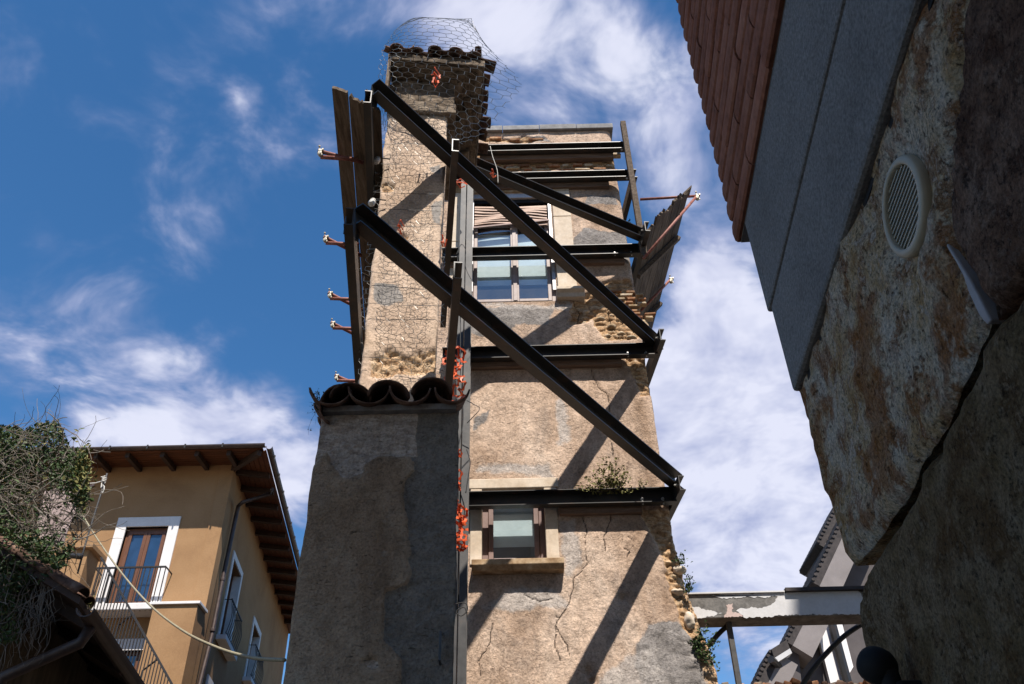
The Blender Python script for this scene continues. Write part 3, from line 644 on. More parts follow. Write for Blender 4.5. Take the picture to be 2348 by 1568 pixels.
def tile_mesh(L=.42, w0=.10, w1=.08, t=.014, n=10, arc=math.pi):
    """half round clay tile, along +Y, crown up"""
    m_ = MB(); k = 5
    for i in range(k+1):
        s_ = i/k; wd = w0+(w1-w0)*s_; wob = .004*math.sin(i*1.9)
        for rr in (wd, wd-t):
            for j in range(n+1):
                an = math.pi/2-arc/2+arc*j/n; m_.v.append((rr*math.cos(an), L*s_, rr*math.sin(an)*.80+wob))
    q = 2*(n+1)
    for i in range(k):
        for j in range(n):
            o_ = i*q; m_.f += [(o_+j, o_+q+j, o_+q+j+1, o_+j+1), (o_+n+1+j, o_+n+2+j, o_+q+n+2+j, o_+q+n+1+j)]
        o_ = i*q; m_.f += [(o_, o_+n+1, o_+q+n+1, o_+q), (o_+n, o_+q+n, o_+q+2*n+1, o_+2*n+1)]
    for o_ in (0, k*q):
        for j in range(n): m_.f.append((o_+j, o_+j+1, o_+n+2+j, o_+n+1+j) if o_ == 0 else (o_+j, o_+n+1+j, o_+n+2+j, o_+j+1))
    return m_
def tile_data(name, **kw):
    me = bpy.data.meshes.new(name); m_ = tile_mesh(**kw); me.from_pydata(m_.v, [], m_.f); me.update(); me.materials.append(M['tile'])
    me.polygons.foreach_set('use_smooth', [True]*len(me.polygons))
    return me
def put_tile(me, name, parent, loc, ydir, up=(0, 0, 1), scale=1.0, flip=False):
    y = Vector(ydir).normalized(); u = Vector(up); u = (u-y*u.dot(y)).normalized()
    if flip: u = -u
    x = y.cross(u)
    o = bpy.data.objects.new(name, me); COL.objects.link(o); o.parent = parent
    L_ = Vector(loc)-world_loc(parent)
    o.matrix_local = Matrix(((x.x*scale, y.x*scale, u.x*scale, L_.x), (x.y*scale, y.y*scale, u.y*scale, L_.y), (x.z*scale, y.z*scale, u.z*scale, L_.z), (0, 0, 0, 1)))
    return o
TS = tile_data('small_tile', L=.40, w0=.088, w1=.074)
ctop = zE+.004
for k in range(5):            # front row, crowns facing the viewer
    x = .03+k*(R2-.05)/4.4
    base = CL0+CU*(x+random.uniform(-.012, .012))-CV*(.34+random.uniform(-.04, .03))+Vector((0, 0, ctop+.02+random.uniform(-.02, .035)))
    put_tile(TS, 'tile', chim, base, CV+Vector((random.uniform(-.2, .2), 0, .22+random.uniform(-.08, .1))), scale=random.uniform(.85, 1.1))
    if k < 4: put_tile(TS, 'tile', chim, base+CU*((R2-.05)/8.8)+Vector((0, 0, .075)), CV+Vector((0, 0, .22)), flip=True)
for k in range(7):            # right-hand row, ends broken and uneven
    y_ = -.16+k*.215
    out = random.uniform(.05, .16)
    base = CL0+CU*(R2+out)+CV*y_+Vector((0, 0, ctop+.0+random.uniform(-.01, .03)))
    put_tile(TS, 'tile', chim, base, -CU+Vector((0, random.uniform(-.12, .12), .22)))
    if random.random() < .7: put_tile(TS, 'tile', chim, base+CV*.105+CU*-.03+Vector((0, 0, .07)), -CU+Vector((0, 0, .22)), flip=True)
for k in range(5):
    put_tile(TS, 'tile', chim, CL0+CU*(.08+k*.19)+CV*.1+Vector((0, 0, ctop+.11)), CV+Vector((0, 0, .22)))
for k in range(12):           # loose broken tiles heaped on the cap
    q = CL0+CU*random.uniform(.02, R2-.02)+CV*random.uniform(-.25, .5)+Vector((0, 0, ctop+.10+random.uniform(0, .05)))
    put_tile(TS, 'tile', chim, q, Vector((random.uniform(-1, 1), random.uniform(-.6, 1), random.uniform(-.2, .35))), scale=random.uniform(.5, .9), flip=random.random() < .3)
for k in range(9):            # crumbling masonry under the right-hand eave
    c = CL0+CU*(CWID+.10+random.uniform(0, .22))+CV*(-.1+k*.17)+Vector((0, 0, zD-.03-random.uniform(0, .10)))
    chip('stone', c, random.uniform(.05, .1), random.uniform(.05, .08), random.uniform(.03, .05), 'cap', chim, .4, random.uniform(-.3, .3))

# ================================================================== the shaded pier in front
PYF = 5.42
pxl = YP(728, 1000, PYF).x; pxr = YP(1046, 1250, PYF).x
pier = thing('masonry_pier', 'massive shaded grey rendered pier topped with a row of clay tiles', 'pier', ((pxl+pxr)/2, PYF+.7, 0))
def pz(x, y): p = YP(x, y, PYF); return (p.x, p.z)
PZT = pz(900, 940)[1]
zz5 = lambda pts: [pz((650+x/2.34)*.9392, (1000+y/2.34)*.9392) for x, y in pts]
COAT = zz5([(250, 330), (300, 270), (345, 245), (375, 330), (415, 385), (500, 385), (545, 365), (560, 310), (640, 255), (720, 262), (815, 262), (845, 300), (845, 345), (800, 410), (785, 480), (800, 560), (815, 620), (810, 720), (828, 780), (815, 850), (832, 930), (800, 1005), (690, 1045), (672, 1075), (680, 1150), (668, 1300), (720, 1365), (770, 1420), (775, 1568), (780, 1800), (-100, 1800), (-100, 330)])
HOLE = zz5([(555, 1435), (600, 1420), (640, 1430), (648, 1465), (610, 1485), (575, 1465)])
TOPB = zz5([(0, 0), (860, -20), (855, 250), (800, 262), (640, 255), (545, 365), (500, 385), (415, 385), (345, 245), (200, 330)])
def p_coat(X, Z): x, z = jit(X, Z, .05, 12, 201); return soft(x, z, COAT, .014)
def p_grey(X, Z): return np.clip(1-p_coat(X, Z)-p_bare(X, Z), 0, 1)
def p_bare(X, Z):
    x, z = jit(X, Z, .05, 12, 201); return np.maximum(soft(x, z, TOPB, .03)*(1-p_coat(X, Z)), soft(x, z, HOLE, .012))
def prec(X, Z):
    c = p_coat(X, Z); x, z = jit(X, Z, .03, 16, 9)
    rough = .026+fbm(X*30, Z*30, 61, 3, .6)*.02+fbm(X*6, Z*6, 62, 3)*.012
    return c*(fbm(X*3, Z*3, 63, 4)*.012+fbm(X*18, Z*18, 64, 3)*.004)+(1-c)*rough+.03*soft(x, z, HOLE, .02)
relief('body', pier, 'pier', (0, PYF, 0), (1, 0, 0), (0, -1, 0), np.linspace(pxl, pxr, 70), np.concatenate([[0, 1, 2], np.arange(2.6, PZT+.01, .016)]),
       lambda X, Z: X+np.where(X < (pxl+pxr)/2, -1, 1)*np.clip(np.abs((X-(pxl+pxr)/2)/(pxr-pxl)*2)-.9, 0, 1)*10*fbm(Z*3, Z*0, 78, 4, .6)*.022, prec,
       dict(bare=p_bare, grey=p_grey, pale=lambda X, Z: np.clip(fbm(X*1.7, Z*1.2, 71, 3)*1.6+.1, 0, .6)*p_coat(X, Z), crack=lambda X, Z: X*0), [], 1.5, .16)
# coping tiles: rows of covers and channels sloping down to the viewer
TB = tile_data('pier_tile', L=.46, w0=.158, w1=.125, t=.015)
slope = Vector((-.14, 1, .30))
xs_c = [YP(x_, 890, PYF-.11).x for x_ in (803, 893, 990)]
zt0 = YP(893, 868, PYF-.11).z-.175
for r_ in range(4):
    off = Vector((-.05*r_, r_*.36, r_*.36*.30))
    for i, x in enumerate(xs_c):
        put_tile(TB, 'tile', pier, Vector((x+random.uniform(-.01, .01), PYF-.11+random.uniform(-.02, .02), zt0+.03+random.uniform(-.022, .02)))+off, slope+Vector((random.uniform(-.12, .12), 0, random.uniform(-.06, .06))))
    for x in [xs_c[0]-.14, (xs_c[0]+xs_c[1])/2, (xs_c[1]+xs_c[2])/2]:
        put_tile(TB, 'tile', pier, Vector((x, PYF-.14, zt0+.075))+off, slope, flip=True)
put_tile(TB, 'tile', pier, Vector((xs_c[2]+.155, PYF-.13, zt0+.06)), slope, flip=True, scale=.85)
for r_ in range(3):     # verge tiles turned over the left edge
    put_tile(TB, 'tile', pier, Vector((pxl+.13-.05*r_, PYF-.08+r_*.36, zt0-.02+r_*.108)), slope, up=(-1, 0, .35))
MB().extrude([(pxl+.02, PYF-.03, PZT-.02), (pxl+.02, PYF-.03, PZT+.03), (pxl+.02-.22, PYF+1.45, PZT+.46), (pxl+.02-.22, PYF+1.45, PZT-.02)], (pxr-pxl-.04, 0, 0)).build('mortar_bed', 'mortar', pier)
# small cleat on the pier
p = YP(1010, 1480, PYF-.012); MB().tube([p+Vector((0, .03, .08)), p+Vector((0, -.03, .075)), p+Vector((0, -.03, -.10)), p+Vector((0, .03, -.105))], .009, 6).build('iron_cleat', 'steel_grey', pier)

# ================================================================== the steel bracing frame
frame = thing('steel_bracing_frame', 'dark steel channel frame of beams, diagonal braces and columns holding the tower', 'bracing frame', (-.7, 9.5, 0))
BY = 9.90           # web line of the beams on the tower face
def bolt(p, axis, parent, r=.022):
    MB().lathe(p, axis, [(r*.5, -.02), (r, -.012), (r, .006), (r*.55, .007), (r*.55, .03)], 6).build('bolt', 'galv', parent)
LV = {}
beams = {1: (340, 1080, 1440), 2: (405, 1015, 1452), 3: (578, 1014, 1470), 4: (808, 1015, 1506), 5: (1143, 1050, 1548)}
for k, (py, xl, xr) in beams.items():
    zc = YP(1200, py, BY-.07).z; LV[k] = zc
    x0 = YP(xl, py, BY).x; x1 = YP(xr, py, BY).x
    ob = channel((x0, BY, zc), (x1, BY, zc), (0, -1, 0), .205 if k > 2 else .17, .105).build('beam', 'steel', frame)
    for q in ((.16, .42) if k >= 3 else (.12,)):
        bolt((x1-q, BY-.015, zc-.02), (0, -1, 0), frame); bolt((x1-q-.005, BY-.07, zc-.09), (0, 0, -1), frame, .018)
# timber packers between the beams and the wall
for (k, xl, xr, dz) in [(1, 1100, 1405, -.16), (2, 1110, 1395, -.15), (3, 1318, 1430, -.17), (4, 1075, 1424, -.175), (5, 1282, 1470, -.18), (3, 1016, 1045, -.16)]:
    x0 = YP(xl, beams[k][0], BY).x; x1 = YP(xr, beams[k][0], BY).x
    MB().box(((x0+x1)/2, BY+.065, LV[k]-.085), ((x1-x0)/2, 0, 0), (0, .05, 0), (0, 0, .098)).build('packing_timber', 'pad', frame, bevel=.008)
# paired columns
for (pl, pr, s) in [(1046, 1060, -1), (1063, 1078, 1)]:
    a = YP(pl, 900, 9.68).x; b = YP(pr, 900, 9.68).x; ztop = YP(1062, 306 if s > 0 else 322, 9.68).z
    col = channel((a if s > 0 else b, 9.68, 0), (a if s > 0 else b, 9.68, ztop), (s, 0, 0), .16, b-a, .010, up=(0, 1, 0)).build('column', 'steel_grey', frame)
for z in np.arange(3.2, 13.6, 1.15):
    cx_ = YP(1061, 900, 9.68).x; MB().box((cx_, 9.775, z), (.055, 0, 0), (0, .004, 0), (0, 0, .045)).build('tie_plate', 'steel_grey', frame)
# horizontal diagonal braces
def level(k): return LV[k]
def brace(kz, e, nr, h=.205, label=None):
    z = kz; E_ = ZP(*e, z); N_ = ZP(*nr, z)
    d = (N_-E_).normalized(); side = Vector((d.y, -d.x, 0)); side = side if side.y < 0 else -side
    return E_, N_, channel(E_, N_, side, h, .12, .012).build('brace', 'steel', frame)
E5, N5, _ = brace(LV[5]+.20, (1548, 1112), (806, 500), .22)
E4, N4, _ = brace(LV[4]+.20, (1503, 795), (850, 208), .21)
E3, N3, _ = brace(LV[3]+.17, (1470, 546), (1042, 366), .20)
# beams running back along the chimney
def depth_beam(p, length, side, skew=-.113, h=.20, b=.075):
    p = Vector(p); d = Vector((skew, 1, 0)).normalized()
    return channel(p-d*.02, p+d*length, side, h, b, .011).build('side_beam', 'steel', frame)
depth_beam(ZP(852, 225, LV[4]-.01), 3.4, (-1, 0, 0))
depth_beam(ZP(812, 500, LV[5]-.01), 3.6, (-1, 0, 0))
depth_beam(ZP(1036, 335, LV[4]-.01), 3.0, (1, 0, 0), -.12)
depth_beam(ZP(1040, 622, LV[5]-.01), 3.3, (1, 0, 0), -.12)
# side beams along the right flank of the tower
for k, px, py, ln in [(5, 1556, 1108, 3.0), (4, 1512, 768, 3.0), (3, 1478, 520, 2.6), (2, 1450, 398, 2.4)]:
    p = ZP(px, py, LV[k]+.02)
    depth_beam(p, ln, (1, 0, 0), -.10, .20, .075)
    bolt(p+Vector((-.01, .10, .03)), (-1, 0, 0), frame)
# timber post standing on the right corner
p0 = YP(1428, 281, 9.72); p1 = YP(1478, 590, 9.72)
MB().box((p0+p1)/2, (p0-p1)/2, (.045, 0, 0), (0, .045, 0)).build('timber_post', 'wood', frame, bevel=.005)
for N_ in (N4, N5):      # end plates where brace and side beam are welded
    d = Vector((.8, .6, 0))
    MB().box(N_+Vector((.01, .03, -.10)), (.055, .05, 0), (-.004, .005, 0), (0, 0, .10)).build('end_plate', 'steel', frame)

# ================================================================== plank platforms with scaffold tubes
def clamp(p, parent, s=1.0):
    p = Vector(p); m_ = MB()
    m_.lathe(p-Vector((.035*s, 0, 0)), (1, .1, 0), [(.028*s, 0), (.040*s, .01*s), (.040*s, .05*s), (.028*s, .06*s)], 10)
    m_.lathe(p+Vector((0, 0, -.055*s)), (.3, 1, .1), [(.025*s, -.03*s), (.036*s, -.02*s), (.036*s, .03*s), (.025*s, .04*s)], 10)
    m_.box(p+Vector((0, 0, -.03*s)), (.022*s, 0, 0), (0, .03*s, 0), (0, 0, .035*s))
    m_.tube([p+Vector((-.01, -.02, .02)), p+Vector((-.012, -.03, .085*s))], .009*s, 6); m_.lathe(p+Vector((-.012, -.03, .06*s)), (0, 0, 1), [(.016*s, 0), (.016*s, .018*s)], 6)
    m_.tube([p+Vector((.02, -.01, -.05)), p+Vector((.03, -.03, -.125*s))], .009*s, 6)
    m_.box(p+Vector((.04*s, -.01, .0)), (.010*s, 0, 0), (0, .035*s, 0), (0, 0, .014*s))
    return m_.build('coupler', 'clamp', parent)
lp = thing('plank_platform', 'weathered plank platform on red tubes along the left of the chimney', 'platform', (-1.8, 7.5, LV[4]))
def plank(pts, d, length, th, parent, mat='wood', ragged=.0):
    """plank from its near edge (two points) along d"""
    a, b = map(Vector, pts); d = Vector(d).normalized(); up = (b-a).cross(d).normalized()
    if up.z < 0: up = -up
    n = 7; near = [a+(b-a)*i/n-d*random.uniform(0, ragged) for i in range(n+1)]
    m_ = MB(); far = [q+d*length for q in (a, b)]
    poly = near+[far[1], far[0]]
    m_.extrude(poly, up*th); return m_.build('plank', mat, parent)
LZ = LV[4]+.02
LD = Vector((-.100, 1, 0))
quads = [((761, 202), (796, 214)), ((800, 224), (834, 242)), ((838, 246), (872, 262))]
for i, (l, r_) in enumerate(quads):
    zz = LZ+.20-.05*i
    a = ZP(*l, zz+.02); b = ZP(*r_, zz)
    plank((a, b), LD, 2.7, .04, lp, 'wood', .06 if i else .01)
    a2 = a+LD.normalized()*2.72+Vector((0, 0, -.02)); b2 = b+LD.normalized()*2.72+Vector((0, 0, -.02))
    plank((a2, b2), LD, 2.2, .04, lp)
for (cx_, cy_, ex, ey) in [(735, 347, 838, 374), (747, 545, 832, 588), (757, 673, 832, 712), (763, 741, 835, 778), (772, 862, 840, 890)]:
    z = LZ+.13; P_ = ZP(cx_, cy_, z); Q_ = ZP(ex, ey, z-.03)
    d = (Q_-P_).normalized()
    MB().tube([P_-d*.03, Q_-d*.02], .0235, 10).build('tube', 'redtube', lp, smooth=True)
    MB().tube([P_+Vector((0, .03, -.06)), P_+Vector((.40, .10, -.03))], .0235, 10).build('tube', 'redtube', lp, smooth=True)
    clamp(P_, lp, .78)
rp = thing('plank_platform', 'tilted plank catch platform sticking out from the right flank of the tower', 'platform', (2.6, 10.5, LV[3]))
Ia = YP(1484, 530, 9.75); Oa = YP(1580, 440, 9.75); Of = ZP(1490, 775, Oa.z-.02)
RD = (Of-Oa); RLEN = RD.length; RD.normalize()
for i in range(5):
    a = Ia+(Oa-Ia)*(i/5.+.004); b = Ia+(Oa-Ia)*((i+1)/5.-.006); off = random.uniform(-.08, .08)
    plank((a+RD*off, b+RD*off), RD, RLEN*random.uniform(.93, 1.0) if i < 4 else RLEN, .04, rp, 'wood', .06)
MB().box(Oa+RD*.1+Vector((-.02, 0, .06)), (Oa-Ia).normalized()*.13, RD*.09, Vector((0, 0, .02))).build('plank', 'wood', rp)
cA = YP(1598, 449, 9.95); cB = YP(1538, 640, 12.0)
t0 = YP(1468, 457, 9.95); MB().tube([t0, cA+Vector((.04, 0, 0))], .0235, 10).build('tube', 'redtube', rp, smooth=True)
down = (Oa-Ia).normalized()
upn = down.cross(RD).normalized(); upn = upn if upn.z > 0 else -upn
for c_, q in ((cA, YP(1476, 592, 9.62)), (ZP(1538, 640, Oa.z+.0), None)):
    if q is None:
        q = c_-down*.95-upn*.02
    MB().tube([c_+(c_-q).normalized()*.03, q], .0235, 10).build('tube', 'redtube', rp, smooth=True)
    clamp(c_, rp, .95)
for s_ in (.25, .7):
    q = Ia+RD*RLEN*s_-upn*.06; MB().box(q+(Oa-Ia)*.45, (Oa-Ia)*.5, RD*.04, upn*.035).build('bearer', 'wood', rp)

# ================================================================== wire netting round the chimney
def hexnet(surf, nu, nv, r, drop=.03, jitter=.22, seed=1, keep=None):
    """hexagonal netting on a surface given by surf(u, v) with u, v in 0..1"""
    R_ = random.Random(seed); pts = {}; edges = []
    def key(i, j): return (i, j)
    for j in range(nv+1):
        for i in range(nu+1):
            # zigzag lattice: each row is a zigzag of vertices
            u = (i+.0)/nu; v = (j+(.16 if (i+j) % 2 else -.16))/nv
            pts[key(i, j)] = (u+R_.uniform(-1, 1)*jitter*.33/nu, v+R_.uniform(-1, 1)*jitter*.33/nv)
    for j in range(nv+1):
        for i in range(nu):
            edges.append(((i, j), (i+1, j)))
            if (i+j) % 2 and j < nv: edges.append(((i, j), (i, j+1)))
    P3 = {k: surf(*uv) for k, uv in pts.items()}
    m_ = MB()
    for a, b in edges:
        if R_.random() < drop: continue
        if keep and not (keep(*pts[a]) and keep(*pts[b])): continue
        p, q = P3[a], P3[b]; d = q-p
        if d.length < 1e-5: continue
        u = d.orthogonal().normalized(); v = d.normalized().cross(u); rr = r*(1.5 if b[1] > a[1] else 1.0)
        vs = [p+(u*math.cos(t)+v*math.sin(t))*rr for t in (0, 2.094, 4.189)]+[q+(u*math.cos(t)+v*math.sin(t))*rr for t in (0, 2.094, 4.189)]
        m_.add(vs, [(0, 1, 4, 3), (1, 2, 5, 4), (2, 0, 3, 5)])
    return m_
def bez_rows(rows):
    """surface through rows of control points (each row bottom to top, points left to right)"""
    rows = [[Vector(p) for p in r_] for r_ in rows]
    def cr(P, t):
        n = len(P)-1; x = min(max(t, 0.0), 1.0)*n; i = min(int(x), n-1); f = x-i
        p0, p1, p2, p3 = P[max(i-1, 0)], P[i], P[i+1], P[min(i+2, n)]
        return .5*((2*p1)+(p2-p0)*f+(2*p0-5*p1+4*p2-p3)*f*f+(3*p1-p0-3*p2+p3)*f**3)
    return lambda u, v: cr([cr(r_, u) for r_ in rows], v)
net = thing('wire_netting', 'torn hexagonal wire netting draped around the chimney and its cap', 'netting', (cl_.x+.3, 6.36, 6.6))
def cp(x, y, out, back=0.0):
    p = PL(x, y, CL0-CV*out, CV); return p
# the lower sheet lies close to the shaft
rows = []
for py, xl, xr, o_ in [(905, 828, 1012, .02), (800, 832, 1014, .028), (700, 838, 1016, .02), (600, 846, 1018, .03), (500, 858, 1019, .02), (400, 868, 1020, .03), (300, 876, 1024, .04), (240, 878, 1032, .10)]:
    row = []
    for q in range(6):
        t_ = q/5.; p = cp(xl+(xr-xl)*t_, py, o_+random.uniform(-.006, .018))
        if q == 0: p = cp(xl-8, py, -.12)
        if q == 5: p = cp(xr+4, py, -.18)
        row.append(p)
    rows.append(row)
hexnet(bez_rows(rows), 19, 68, .0017, .10, 1.0, 3).build('net_sheet', 'wire', net)
# the upper sheet balloons round the cap, open towards the right
rows = []
for pts in [[(880, 300, -.1), (900, 300, .07), (950, 300, .08), (1000, 302, .09), (1040, 320, .02), (1060, 330, -.25)],
            [(874, 230, -.1), (900, 235, .16), (950, 240, .2), (1010, 250, .24), (1070, 275, .1), (1120, 300, -.3)],
            [(868, 170, -.05), (900, 175, .30), (960, 180, .38), (1030, 190, .42), (1100, 215, .3), (1168, 235, -.1)],
            [(874, 120, -.05), (910, 120, .42), (970, 122, .5), (1040, 130, .5), (1110, 155, .35), (1196, 192, -.05)],
            [(892, 90, -.1), (925, 82, .45), (980, 82, .55), (1050, 90, .52), (1100, 105, .35), (1140, 128, -.05)],
            [(910, 66, -.3), (940, 45, .1), (980, 44, .25), (1040, 48, .25), (1084, 62, .15), (1110, 100, -.05)],
            [(950, 46, -.5), (975, 41, -.3), (1005, 42, -.2), (1040, 43, -.1), (1065, 43, 0), (1082, 42, 0)]]:
    rows.append([cp(x, y, o_) for x, y, o_ in pts])
hexnet(bez_rows(rows), 25, 30, .0026, .02, .35, 5).build('net_sheet', 'wire', net)
# binding wires across the shaft
for (ya, yb, s_) in [(478, 484, 0), (622, 632, 4), (515, 520, 2), (694, 700, 3), (818, 850, -8), (440, 445, 1), (332, 335, -4), (375, 372, 3)]:
    path = [cp(852-(ya-480)*.06+(1016-852+(ya-480)*.06)*t_, ya+(yb-ya)*t_+s_*math.sin(t_*3.14), .075) for t_ in np.linspace(0, 1, 9)]
    MB().tube(path, .0024, 4).build('binding_wire', 'cable', net)

# ================================================================== torn orange safety netting
def shred(name, label, px, py, yy, wpx, hpx, seed, n=5, mrows=7, group=None):
    R_ = random.Random(seed); c = YP(px, py, yy); s_ = (YP(px+10, py, yy)-c).length/10
    sv = (YP(px, py+10, yy)-c).length/10
    m_ = MB(); G = {}; ws = min(1.0, .35+max(wpx, hpx)/70); jj = .02*ws
    for j in range(mrows+1):
        for i in range(n+1):
            u = i/n-.5; v = .5-j/mrows; pin = .55+.9*abs(math.sin(j*1.1+seed))*.5
            G[i, j] = c+Vector((u*wpx*s_*pin+R_.uniform(-jj, jj), -.05*math.cos(u*5+j)-abs(math.sin(j*.9+seed))*.06+R_.uniform(-jj, jj), v*hpx*sv*1.15+R_.uniform(-jj, jj)))
    def strip(p, q, w_):
        d = (q-p); o_ = d.cross(Vector((0, 1, .2))).normalized()*w_; mid = (p+q)/2
        n_ = Vector((0, .004, 0))
        m_.add([p-o_*1.6, p+o_*1.6, mid+o_*.8, q+o_*1.6, q-o_*1.6, mid-o_*.8], [(0, 1, 2, 5), (5, 2, 3, 4)])
    for (i, j), p in G.items():
        if (i+1, j) in G and R_.random() < .9: strip(p, G[i+1, j], .010*ws)
        if (i, j+1) in G and (i+j) % 2 == 0 and R_.random() < .9: strip(p, G[i, j+1], .011*ws)
    o = m_.build(name, 'orange', None)
    sm = o.modifiers.new('solid', 'SOLIDIFY'); sm.thickness = .004
    return tag(o, label, 'safety net', group)
shred('orange_netting', 'crumpled bunch of orange plastic netting above the pier tiles beside the columns', 1042, 868, 8.3, 52, 108, 2, 6, 10)
shred('orange_netting', 'ragged orange netting stuffed low beside the columns, level with the small window', 1058, 1216, 8.2, 26, 80, 5, 4, 9)
shred('orange_netting', 'small orange netting shred beside the columns level with the window lintel', 1052, 1108, 8.2, 9, 34, 8, 2, 4)
shred('orange_netting', 'tiny orange netting scrap beside the columns above the window lintel', 1053, 1046, 8.2, 12, 12, 9, 2, 2)
shred('orange_netting', 'short orange netting tatter beside the columns just above the ragged bunch', 1054, 1172, 8.2, 15, 30, 12, 2, 4)
shred('orange_netting', 'little orange netting scrap caught on the netting of the chimney cap', 999, 186, 5.9, 13, 24, 4, 2, 3)
shred('orange_netting', 'orange netting scrap hanging on the highest diagonal brace', 1130, 404, 8.3, 14, 12, 6, 2, 2)
shred('orange_netting', 'orange netting scrap tied to the columns under the braces', 1058, 425, 9.2, 30, 10, 7, 2, 2)
shred('orange_netting', 'orange netting scrap pressed on the plaster of the chimney', 919, 528, 6.43, 13, 12, 14, 2, 2)
shred('orange_netting', 'orange netting tatter on the chimney corner beside the uppermost window', 1017, 560, 6.46, 10, 20, 15, 2, 2)

# ================================================================== cables and small fittings
def cable(name, label, pts, r, mat='cable', cat='cable', k=6, sub=6, group=None):
    P_ = [Vector(p) for p in pts]; n = len(P_)-1; path = []
    for i in range(n):
        p0, p1, p2, p3 = P_[max(i-1, 0)], P_[i], P_[i+1], P_[min(i+2, n)]
        for q in range(sub):
            f = q/sub; path.append(.5*((2*p1)+(p2-p0)*f+(2*p0-5*p1+4*p2-p3)*f*f+(3*p1-p0-3*p2+p3)*f**3))
    path.append(P_[-1])
    return tag(MB().tube(path, r, k).build(name, mat, None, smooth=True), label, cat, group)
yc = 9.35
cable('electric_cable', 'thin black cable running down the paired steel columns', [YP(x, y, yc) for x, y in [(1049, 470), (1052, 560), (1046, 650), (1055, 720), (1056, 850), (1062, 960), (1050, 1040), (1052, 1180), (1048, 1400)]], .006)
cable('electric_cable', 'black cable looped beside the columns under the wide window', [YP(x, y, 9.3) for x, y in [(1046, 585), (1058, 560), (1068, 575), (1066, 600), (1072, 625), (1090, 655)]], .005)
cable('electric_cable', 'slack cable hanging from the columns onto the plaster under the wide window', [YP(x, y, 9.6) for x, y in [(1060, 675), (1090, 690), (1118, 712), (1132, 745)]], .004)
cable('electric_cable', 'bent stiff wire jutting from the columns above the pier tiles', [YP(x, y, 9.3) for x, y in [(1070, 918), (1100, 934), (1098, 942), (1071, 970)]], .005, sub=1)
cable('electric_cable', 'black cable arching beside the columns above the small window', [YP(x, y, 9.3) for x, y in [(1070, 1030), (1078, 1060), (1074, 1090), (1068, 1130)]], .006)
cable('electric_cable', 'coil of black cable tied to the columns below the small window', [YP(x, y, 8.9) for x, y in [(1044, 1385), (1066, 1382), (1072, 1398), (1058, 1412), (1046, 1402), (1064, 1392), (1070, 1406)]], .006)
cable('hanging_cord', 'pale cord dangling from the topmost beam in front of the brace', [YP(x, y, 8.2) for x, y in [(1124, 335), (1130, 360), (1140, 390), (1142, 420)]], .004, 'rope', 'cord')
def insulator(label, px, py):
    c = YP(px, py, 6.34); ax = Vector((-.15, -.35, -1)).normalized(); t_ = thing('insulator', label, 'insulator', c)
    MB().lathe(c, ax, [(.012, -.06), (.030, -.055), (.034, -.03), (.030, -.022), (.036, -.012), (.038, .02), (.030, .045), (.014, .05)], 14).build('ceramic_body', 'ceramic', t_, smooth=False)
    MB().tube([c-ax*.05, c-ax*.09, c-ax*.09+Vector((.12, .04, .02))], .007, 6).build('bracket', 'iron', t_)
insulator('white ceramic insulator, upper one of two on the chimney flank', 864, 368)
insulator('white ceramic insulator, lower one of two on the chimney flank', 853, 464)

# ================================================================== plants on the masonry
def leaf_quads(m_, p, size, R_, n=1):
    for _ in range(n):
        d = Vector((R_.uniform(-1, 1), R_.uniform(-1, .6), R_.uniform(-.6, 1))).normalized(); s_ = d.cross(Vector((R_.uniform(-1, 1), R_.uniform(-1, 1), R_.uniform(-1, 1)))).normalized()
        L = size*R_.uniform(.7, 1.3); w_ = L*R_.uniform(.22, .36); up = d.cross(s_)*L*.12
        m_.add([p, p+d*L*.5+s_*w_+up, p+d*L, p+d*L*.5-s_*w_+up], [(0, 1, 2), (0, 2, 3)])
def plant(name, label, root, tips, size, seed, mat='leaf', nleaf=26, group=None, cat='plant', droop=.1, stem_r=.006):
    R_ = random.Random(seed); t_ = thing(name, label, cat, root, group); sm = MB(); lm = MB(); root = Vector(root)
    for tip in tips:
        tip = Vector(tip); path = [root+(tip-root)*f+Vector((R_.uniform(-.02, .02), R_.uniform(-.02, .02), -droop*math.sin(f*3.1)*.3+R_.uniform(-.02, .02))) for f in np.linspace(0, 1, 7)]
        sm.tube(path, stem_r, 4, taper=.3)
        for q in range(nleaf):
            f = R_.uniform(.12, 1.0)*6; i = min(int(f), 5); p = path[i].lerp(path[i+1], f-i)
            leaf_quads(lm, p+Vector((R_.gauss(0, 1), R_.gauss(0, 1), R_.gauss(0, 1)))*size*.55, size, R_)
    sm.build('stem', 'twig', t_); lm.build('leaves', mat, t_)
    return t_
root = YP(1402, 1122, 9.9)
tips = [YP(x, y, 9.72) for x, y in [(1390, 1045), (1415, 1048), (1368, 1062), (1440, 1075), (1450, 1092), (1345, 1096), (1335, 1112), (1362, 1088), (1405, 1062), (1425, 1068), (1380, 1075), (1452, 1116), (1318, 1118), (1400, 1085), (1372, 1108), (1430, 1105)]]
plant('self_sown_shrub', 'sprawling yellow green shrub rooted on the beam ledge below the crack', root, tips, .042, 3, 'leaf_dry', 42)
root = YP(1470, 1120, 9.9); plant('weed', 'small dry weed tuft on the lowest beam ledge near its right end', root, [YP(x, y, 9.75) for x, y in [(1465, 1098), (1474, 1100), (1480, 1108)]], .03, 4, 'leaf_dry', 14)
